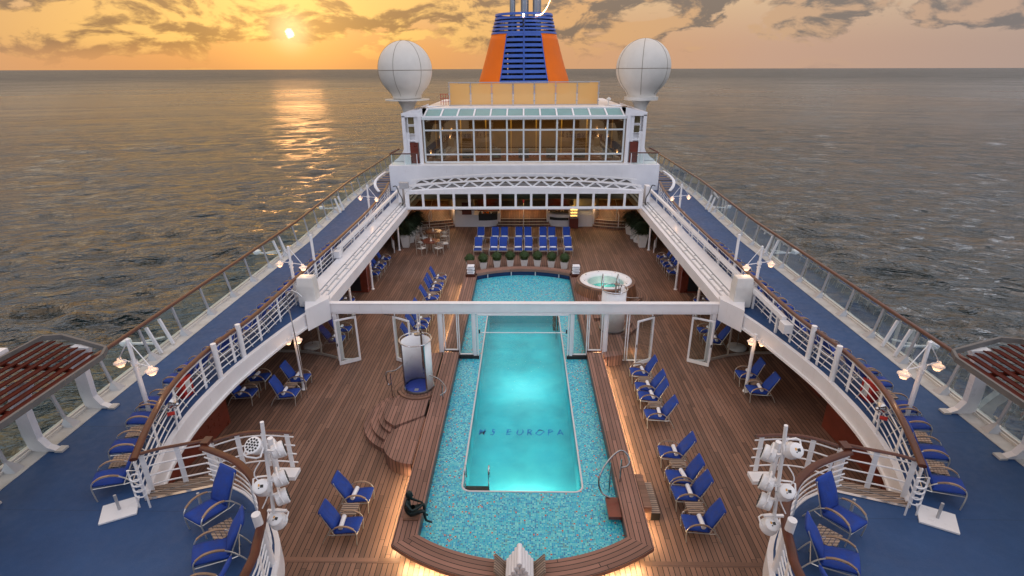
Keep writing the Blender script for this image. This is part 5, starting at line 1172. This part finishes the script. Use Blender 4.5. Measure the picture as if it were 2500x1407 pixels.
def steps_left(s,ox,oy,fl,label):
    t=thing('teak_steps',label,'steps',(ox,oy,0)); f=lambda x,y:(ox+s*(x),oy+fl*y)
    def pr(poly,z0,z1,nm,mat='bench_y'): g=G(); g.prism([f(*p) for p in poly],z0,z1); return g.build(nm,M[mat],t)
    def circ(cx,cy,r,a0,a1,n=20): return [(cx+r*math.cos(R(a0+(a1-a0)*i/n)),cy+r*math.sin(R(a0+(a1-a0)*i/n))) for i in range(n+1)]
    # coordinates relative to x=-3.5 line, outward positive, y absolute offset
    pr([(0,.9)]+[(0,-1.55)]+circ(.3,-.1,1.95,-90,82),.0,.17,'step'); pr([(0,.85)]+[(0,-1.2)]+circ(.3,-.1,1.68,-90,80),.0,.30,'step'); pr([(0,.8)]+[(0,-.8)]+circ(.3,-.05,1.42,-82,78),.0,.42,'step')
    pr([(0,.55),(.0,-.45),(.95,-1.1),(1.35,-.75),(1.5,-.3),(1.5,.15),(1.3,.62),(.6,.42)],.0,.56,'upper_landing')
    pr([(-.02,-.42),(-.02,-3.0)]+circ(-.02,-1.85,1.12,-90,62),.0,.495,'half_round_seat')
    for rr,z in ((1.05,.40),(.82,.48)):
        g=G(); x,y=f(.55,1.5); g.lathe([(.001,z),(rr,z),(rr,0)],(x,y,0),40); g.build('shower_plinth',bpy.data.materials.get('plinth_%d'%(s+2)) or teak('plinth_%d'%(s+2),'p',c=(x,y),w=.14,L=2.),t)
    pr([(0,4.3),(0,.9),(1.0,.9),(1.05,2.9),(.8,4.1)],.0,.49,'landing')
    g=G(); x,y=f(-.55,-.05); g.box((x,y,.30),(.30,.62,.10)); g.build('pool_step',M['maho'],t)
    for P in ([(.0,.95,1.35),(-.35,.85,1.25),(-.62,.55,1.15),(-.68,.25,1.1),(-.50,.12,1.0)],):
        g=G(); g.tube(smooth_path([(*f(a,b),z) for a,b,z in P],5),.024,8); x,y=f(-.5,.6); g.tube([(x,y,.15),(x,y,1.18)],.02,6); g.build('handrail',M['chrome'],t,True)
    g=G(); g.tube(smooth_path([(*f(1.1,1.35),1.55),(*f(1.35,1.15),1.42),(*f(1.62,1.1),1.40),(*f(1.68,1.05),1.25),(*f(1.6,.98),.9),(*f(1.5,.95),.95)],4),.022,8); x,y=f(1.5,1.0); g.tube([(x,y,.4),(x,y,1.4)],.02,6); g.build('handrail',M['chrome'],t,True)
    return t
steps_left(-1,-3.5,16.6,1,'curved teak steps and half-round seats leading up to the left shower')
steps_left(1,3.52,24.8,-1,'curved teak steps round the right shower behind the glass screen')
l=bpy.data.lights.new('strip_lamp','AREA'); l.shape='RECTANGLE'; l.size=2.; l.size_y=.1; l.energy=7; l.color=(1,.6,.25); o=bpy.data.objects.new('strip_lamp',l); COL.objects.link(o); o.location=(4.5,21.9,.4)
# right coaming grab rail and step blocks
t=thing('grab_rail','looped dark steel grab rail arching over the near right pool rim','handrail',(2.7,12.8,.1)); g=G(); g.tube(smooth_path([(2.55,12.35,.42),(2.33,12.45,.50),(2.24,12.62,.78),(2.42,12.85,1.12),(2.75,13.1,1.38),(2.98,13.2,1.42),(3.15,13.12,1.30),(3.18,13.0,1.14),(3.08,12.93,1.06),(2.93,12.90,1.05)],6),.026,8); g.tube([(2.93,12.92,.5),(2.93,12.92,1.33)],.022,8); g.tube([(2.62,12.9,.1),(2.62,12.95,1.2)],.022,8); g.build('rail',M['chrome'],t,True)
g=G(); g.box((2.6,12.0,.36),(.36,.75,.10)); g.build('pool_step',M['maho'],t)
t=thing('wooden_step_block','pale two-tread wooden step block outside the near right pool rim','step block',(3.68,12.6,0)); g=G(); g.box((3.56,12.6,.24),(.22,1.35,.48)); g.build('upper_step',M['plain'],t); g=G(); g.box((3.80,12.55,.13),(.26,1.25,.26)); g.build('lower_step',M['greyteak'],t)
# ------------------------------------------------------------------ bronze statue
def statue():
    t=thing('bronze_statue','dark bronze statue of a seated figure hugging one knee on the near left pool rim','statue',(-3.1,11.5,.5))
    V=[];E=[];Rr=[]
    def v(p,r,par=None): V.append(p);Rr.append(r); i=len(V)-1; (E.append((par,i)) if par is not None else None); return i
    k=1.0
    pel=v((-.02,0,.11),.115); sp=v((-.08,0,.26),.105,pel); ch=v((-.07,0,.42),.125,sp); nk=v((-.02,0,.54),.055,ch); n2=v((.01,0,.60),.05,nk); hd=v((.035,0,.68),.088,n2); ht=v((.03,0,.77),.075,hd)
    for s in (-1,1):
        sh=v((-.05,s*.14,.48),.052,ch); el=v((.10,s*.21,.33),.038,sh); wr=v((.30,s*.10,.36),.028,el); hn=v((.37,s*.03,.40),.026,wr)
        hp=v((.03,s*.08,.09),.085,pel)
        if s<0: kn=v((.40,s*.08,.22),.055,hp); an=v((.44,s*.08,-.12),.034,kn); ft=v((.56,s*.08,-.18),.03,an); v((.62,s*.08,-.20),.02,ft)
        else: kn=v((.38,s*.09,.30),.055,hp); an=v((.40,s*.02,.02),.034,kn); ft=v((.50,s*.0,-.03),.028,an)
    me=bpy.data.meshes.new('body'); me.from_pydata(V,E,[]); o=bpy.data.objects.new('body',me); COL.objects.link(o); sk=o.modifiers.new('sk','SKIN'); 
    for i,r in enumerate(Rr): me.skin_vertices[0].data[i].radius=(r,r)
    me.skin_vertices[0].data[0].use_root=True; sk.use_smooth_shade=True; sb=o.modifiers.new('sb','SUBSURF'); sb.levels=2; sb.render_levels=2
    dg=bpy.context.evaluated_depsgraph_get(); dg.update(); m2=bpy.data.meshes.new_from_object(o.evaluated_get(dg)); bpy.data.objects.remove(o); m2.name='body'; m2.materials.clear(); m2.materials.append(M['bronze'])
    for p in m2.polygons: p.use_smooth=True
    o=bpy.data.objects.new('body',m2); COL.objects.link(o); o.parent=t; o.location=(0,0,.05)
    g=G(); g.lathe([(.001,.115),(.06,.10),(.098,.03),(.10,-.03),(.085,-.08),(.04,-.10)],(.018,0,.75),14); g.build('hair',M['bronze'],t,True,world=False)
    g=G(); g.lathe([(.001,.03),(.018,0),(.001,-.03)],(.125,0,.72),6); g.build('nose',M['bronze'],t,True,world=False)
    g=G(); g.box((.04,0,.025),(.42,.36,.05)); g.build('plinth',M['plain'],t,world=False)
statue()
# ------------------------------------------------------------------ towel pyramid and towel piles
t=thing('towel_rack','pale wooden towel rack with two slanting sides on the front pool rim','rack',(-.05,9.72,.5))
for s in (-1,1):
    g=G(); q=s*.36; g.add([(q,-.30,.02),(q,.30,.02),(q+s*.24,.28,.32),(q+s*.24,-.28,.32),(q+s*.03,-.30,.0),(q+s*.03,.30,.0),(q+s*.27,.28,.30),(q+s*.27,-.28,.30)],[(0,1,2,3),(7,6,5,4),(0,3,7,4),(1,5,6,2),(3,2,6,7),(0,4,5,1)]); g.build('side_board',M['greyteak'],t,world=False)
g=G(); g.box((0,0,.012),(.74,.6,.024)); g.build('base_board',M['greyteak'],t,world=False)
g=G(); g.tube([(0,-.30,0),(0,-.295,0),(0,.295,0),(0,.30,0)],[.045,.068,.068,.045],12); big=Maker(tag(g.build('rolled_towel',M['towel'],None,True),'t','towel'))
for L in range(5):
    for k in range(5-L):
        n=5-L; big((-.05+(k-(n-1)/2)*.138+random.uniform(-.004,.004),9.72+random.uniform(-.02,.03),.595+L*.119),random.uniform(-.02,.02),'rolled towel, %s from the left in the %s layer of the towel pyramid'%(ORD[k],['bottom','second','middle','fourth'][L]) if n>1 else 'single rolled white towel crowning the front towel pyramid','rolled towels in the pyramid')
def ft():
    g=G(); n=8; g.box((0,0,.035),(.42,.42,.068)); o=g.build('folded_towel',M['towel'],None,bevel=.03); return tag(o,'t','towel')
FT=Maker(ft())
for s in (-1,1):
    t=thing('towel_stand','teak corner stand holding folded towels at the far %s corner of the pool'%SIDE[s],'stand',(s*3.15,30.45,0)); g=G(); g.box((s*3.15,30.45,.32),(.56,.7,.64)); g.build('box',M['cap'],t); g=G(); g.box((s*3.15,30.72,.95),(.5,.04,.75)); g.build('back_board',M['plain'],t)
    for k in range(5): FT((s*3.15+random.uniform(-.02,.02),30.42+random.uniform(-.02,.02),.645+.105*k),random.uniform(-.05,.05),'folded towel, %s from the bottom of the far %s corner pile'%(ORD[k],SIDE[s]),'folded towels at the far pool corners')
    for k in range(5):
        pass
# ------------------------------------------------------------------ plants
def leafball(r,n,seed,ls=.035):
    rn=random.Random(seed); g=G()
    for _ in range(n):
        a=rn.uniform(0,2*PI); z=rn.uniform(-1,1); q=math.sqrt(1-z*z); rr=r*(.78+.26*rn.random())*(1+.07*math.sin(3*a+5*z)+.05*math.sin(7*a-4*z)); c=Vector((q*math.cos(a),q*math.sin(a),z))*rr
        u=Vector((rn.gauss(0,1),rn.gauss(0,1),rn.gauss(0,1))).normalized(); w=c.normalized().cross(u).normalized(); u2=(u*.6+c.normalized()*.4)
        g.add([c-w*ls*.5,c+u2*ls,c+w*ls*.5,c-u2*ls*.6],[(0,1,2,3)])
    return g
def pot_mesh(h,w0,w1,parent):
    g=G(); vs=[]
    for z,w in ((0,w0),(h,w1),(h,w1-.03),(h-.06,w1-.035)): vs+=[(-w,-w,z),(w,-w,z),(w,w,z),(-w,w,z)]
    g.add(vs,[(i*4+k,i*4+(k+1)%4,(i+1)*4+(k+1)%4,(i+1)*4+k) for i in range(3) for k in range(4)]+[(12,13,14,15),(3,2,1,0)]); return g.build('pot',M['pot'],parent,world=False)
def make_box():
    t=thing('box_ball_planter','p','planter'); pot_mesh(.46,.17,.24,t); g=leafball(.33,1500,3); g.lathe([(.001,.29),(.2,.21),(.29,0),(.2,-.21),(.001,-.28)],(0,0,0),12); g.v=[(x,y,z+.70) for x,y,z in g.v]; g.build('foliage',M['leaf'],t,world=False); return t
BX=Maker(make_box())
for i,(x,y) in enumerate(((-3.45,32.9),(-2.6,33.0),(-1.73,33.35),(-.86,33.5),(.06,33.52),(.92,33.5),(1.83,33.3),(2.66,33.05))): BX((x,y,0),R([12,10,6,3,0,-3,-8,-14][i]),'clipped box ball in a white pot, %s from the left'%ORD[i],'box ball planters')
def make_palm():
    t=thing('tall_plant','p','planter'); pot_mesh(.95,.22,.34,t); rn=random.Random(9); g=G()
    for _ in range(120):
        a=rn.uniform(0,2*PI); h=rn.uniform(.2,2.0); L=rn.uniform(.5,1.0)*(1-.15*h); d=Vector((math.cos(a),math.sin(a),0)); b=Vector((0,0,.9+h*.45)); up=rn.uniform(.2,.9)
        P=[b+d*L*t_+Vector((0,0,up*L*t_-.75*L*t_*t_)) for t_ in (0,.35,.7,1.)]; w=d.cross(Vector((0,0,1)))
        for q,(p0,p1) in enumerate(zip(P,P[1:])):
            for k in range(5):
                c=p0.lerp(p1,k/5); ll=.22*(1-.2*q)
                for s in (-1,1):
                    tip=c+w*s*ll+d*ll*.6-Vector((0,0,.07)); g.add([c,c+d*.03,tip],[(0,1,2)])
            g.tube([p0,p1],.006,3)
    g.build('foliage',M['palm'],t,world=False); g=G(); g.tube([(0,0,.8),(0.02,0,1.9)],.03,6); g.build('stem',M['slat'],t,world=False); return t
PM=Maker(make_palm())
for s in (-1,1):
    for i,(x,y) in enumerate(((8.55,37.6),(8.5,38.7),(8.35,39.7),(8.3,40.8))): PM((s*x,y,0),R(40*i),'tall dark plant in a white pot, %s from the camera on the %s'%(ORD[i],SIDE[s]),'tall planters at the aft sides')
# ------------------------------------------------------------------ dining tables
def dining(cx,cy,label,chairs):
    t=thing('dining_table',label,'table',(cx,cy,0)); g=G(); g.lathe([(.001,.74),(.62,.74),(.62,.705),(.001,.705)],(cx,cy,0),32); g.build('tabletop',M['maho'],t,False); 
    for k in range(4): a=k*PI/2+.5; g=G(); g.tube([(cx+.3*math.cos(a),cy+.3*math.sin(a),0),(cx+.22*math.cos(a),cy+.22*math.sin(a),.71)],.02,6); g.build('leg',M['frame'],t)
    g=G(); g.lathe([(.001,.0),(.08,.0),(.04,.05),(.02,.14),(.04,.2),(.001,.24)],(cx,cy,.74),12); tag(g.build('table_lamp',M['pot'],None,True),'small white lamp on the %s round table'%('near' if cy<38 else 'far'),'table lamp')
    g=G(); g.lathe([(.001,.0),(.05,.0),(.055,.05),(.001,.05)],(cx+.2,cy-.12,.74),10); tag(g.build('condiment_pot',M['steel'],None,True),'little steel pot beside the lamp on the %s round table'%('near' if cy<38 else 'far'),'pot')
    for i,a in enumerate(chairs):
        a=R(a); x,y=cx+.98*math.cos(a),cy+.98*math.sin(a); DC((x,y,0),a+PI/2+PI,'slatted dining armchair, %s place counter-clockwise at the %s round table'%(ORD[i],'near' if cy<38 else 'far'),'dining chairs')
def make_dc():
    t=thing('dining_chair','d','chair'); 
    g=G(); g.box((0,0,.45),(.46,.44,.05)); g.build('seat_cushion',M['pot'],t,world=False,bevel=.015)
    g=G()
    for z in (.58,.68,.78,.88): g.box((0,.25+.04*(z-.5),z),(.42,.02,.06))
    g.build('backrest',M['greyteak'],t,world=False)
    g=G()
    for s in (-1,1): g.tube([(s*.25,-.22,0),(s*.25,-.22,.66),(s*.25,.22,.68)],.016,5); g.tube([(s*.25,.24,0),(s*.25,.24,.5),(s*.24,.29,.93)],.016,5)
    g.tube([(-.24,.29,.93),(.24,.29,.93)],.016,5); g.build('frame',M['frame'],t,world=False); return t
DC=Maker(make_dc())
dining(-6.55,36.7,'round mahogany dining table nearest the camera at the far left',(-125,-50,20,150))
dining(-6.8,39.2,'round mahogany dining table by the aft left steps',(-130,-20,40,130))
# white life-buoy light arms outside the glass
for s in (-1,1):
    for k,y in enumerate((16.9,27.1,37.)):
        t=thing('outboard_light','white outboard light on a bracket outside the %s glass railing, %s from the bow'%(SIDE[s],ORD[k]),'outboard light',(s*13.5,y,3.2)); g=G(); g.bar((s*13.1,y,3.0),(s*14.0,y-.1,3.05),.07,.06); g.bar((s*13.1,y+.5,3.0),(s*13.6,y,3.05),.05,.05); g.build('bracket',M['white2'],t); g=G(); g.lathe([(.001,.10),(.17,.09),(.2,.0),(.17,-.09),(.001,-.1)],(s*14.1,y-.1,3.1),14); g.build('lamp_body',M['white2'],t,True)
        for yy in (y-.35,y+.35):
            g=G(); g.bar((s*12.72,yy,BZ+.05),(s*13.02,yy+.0,3.8),.10,.07,up=(0,1,0)); g.build('support',M['white2'],t)
# coiled hose racks at the ends of the curved rails
for s in (-1,1):
    t=thing('rail_end_coil','white looped tube rack on the end post of the curved %s railing'%SIDE[s],'tube rack',(s*8.7,9.4,BZ)); g=G()
    for k in range(4): g.tube([(s*8.62+.13*math.cos(a),9.42+.05*math.sin(a),3.15+.15*k+.06*math.sin(a)) for a in np.linspace(0,2*PI,12,endpoint=False)],.018,5,closed=True)
    g.tube([(s*8.5,9.42,2.75),(s*8.5,9.42,3.8),(s*8.75,9.42,3.8),(s*8.75,9.42,2.75)],.022,5); g.build('tubes',M['white2'],t,True)
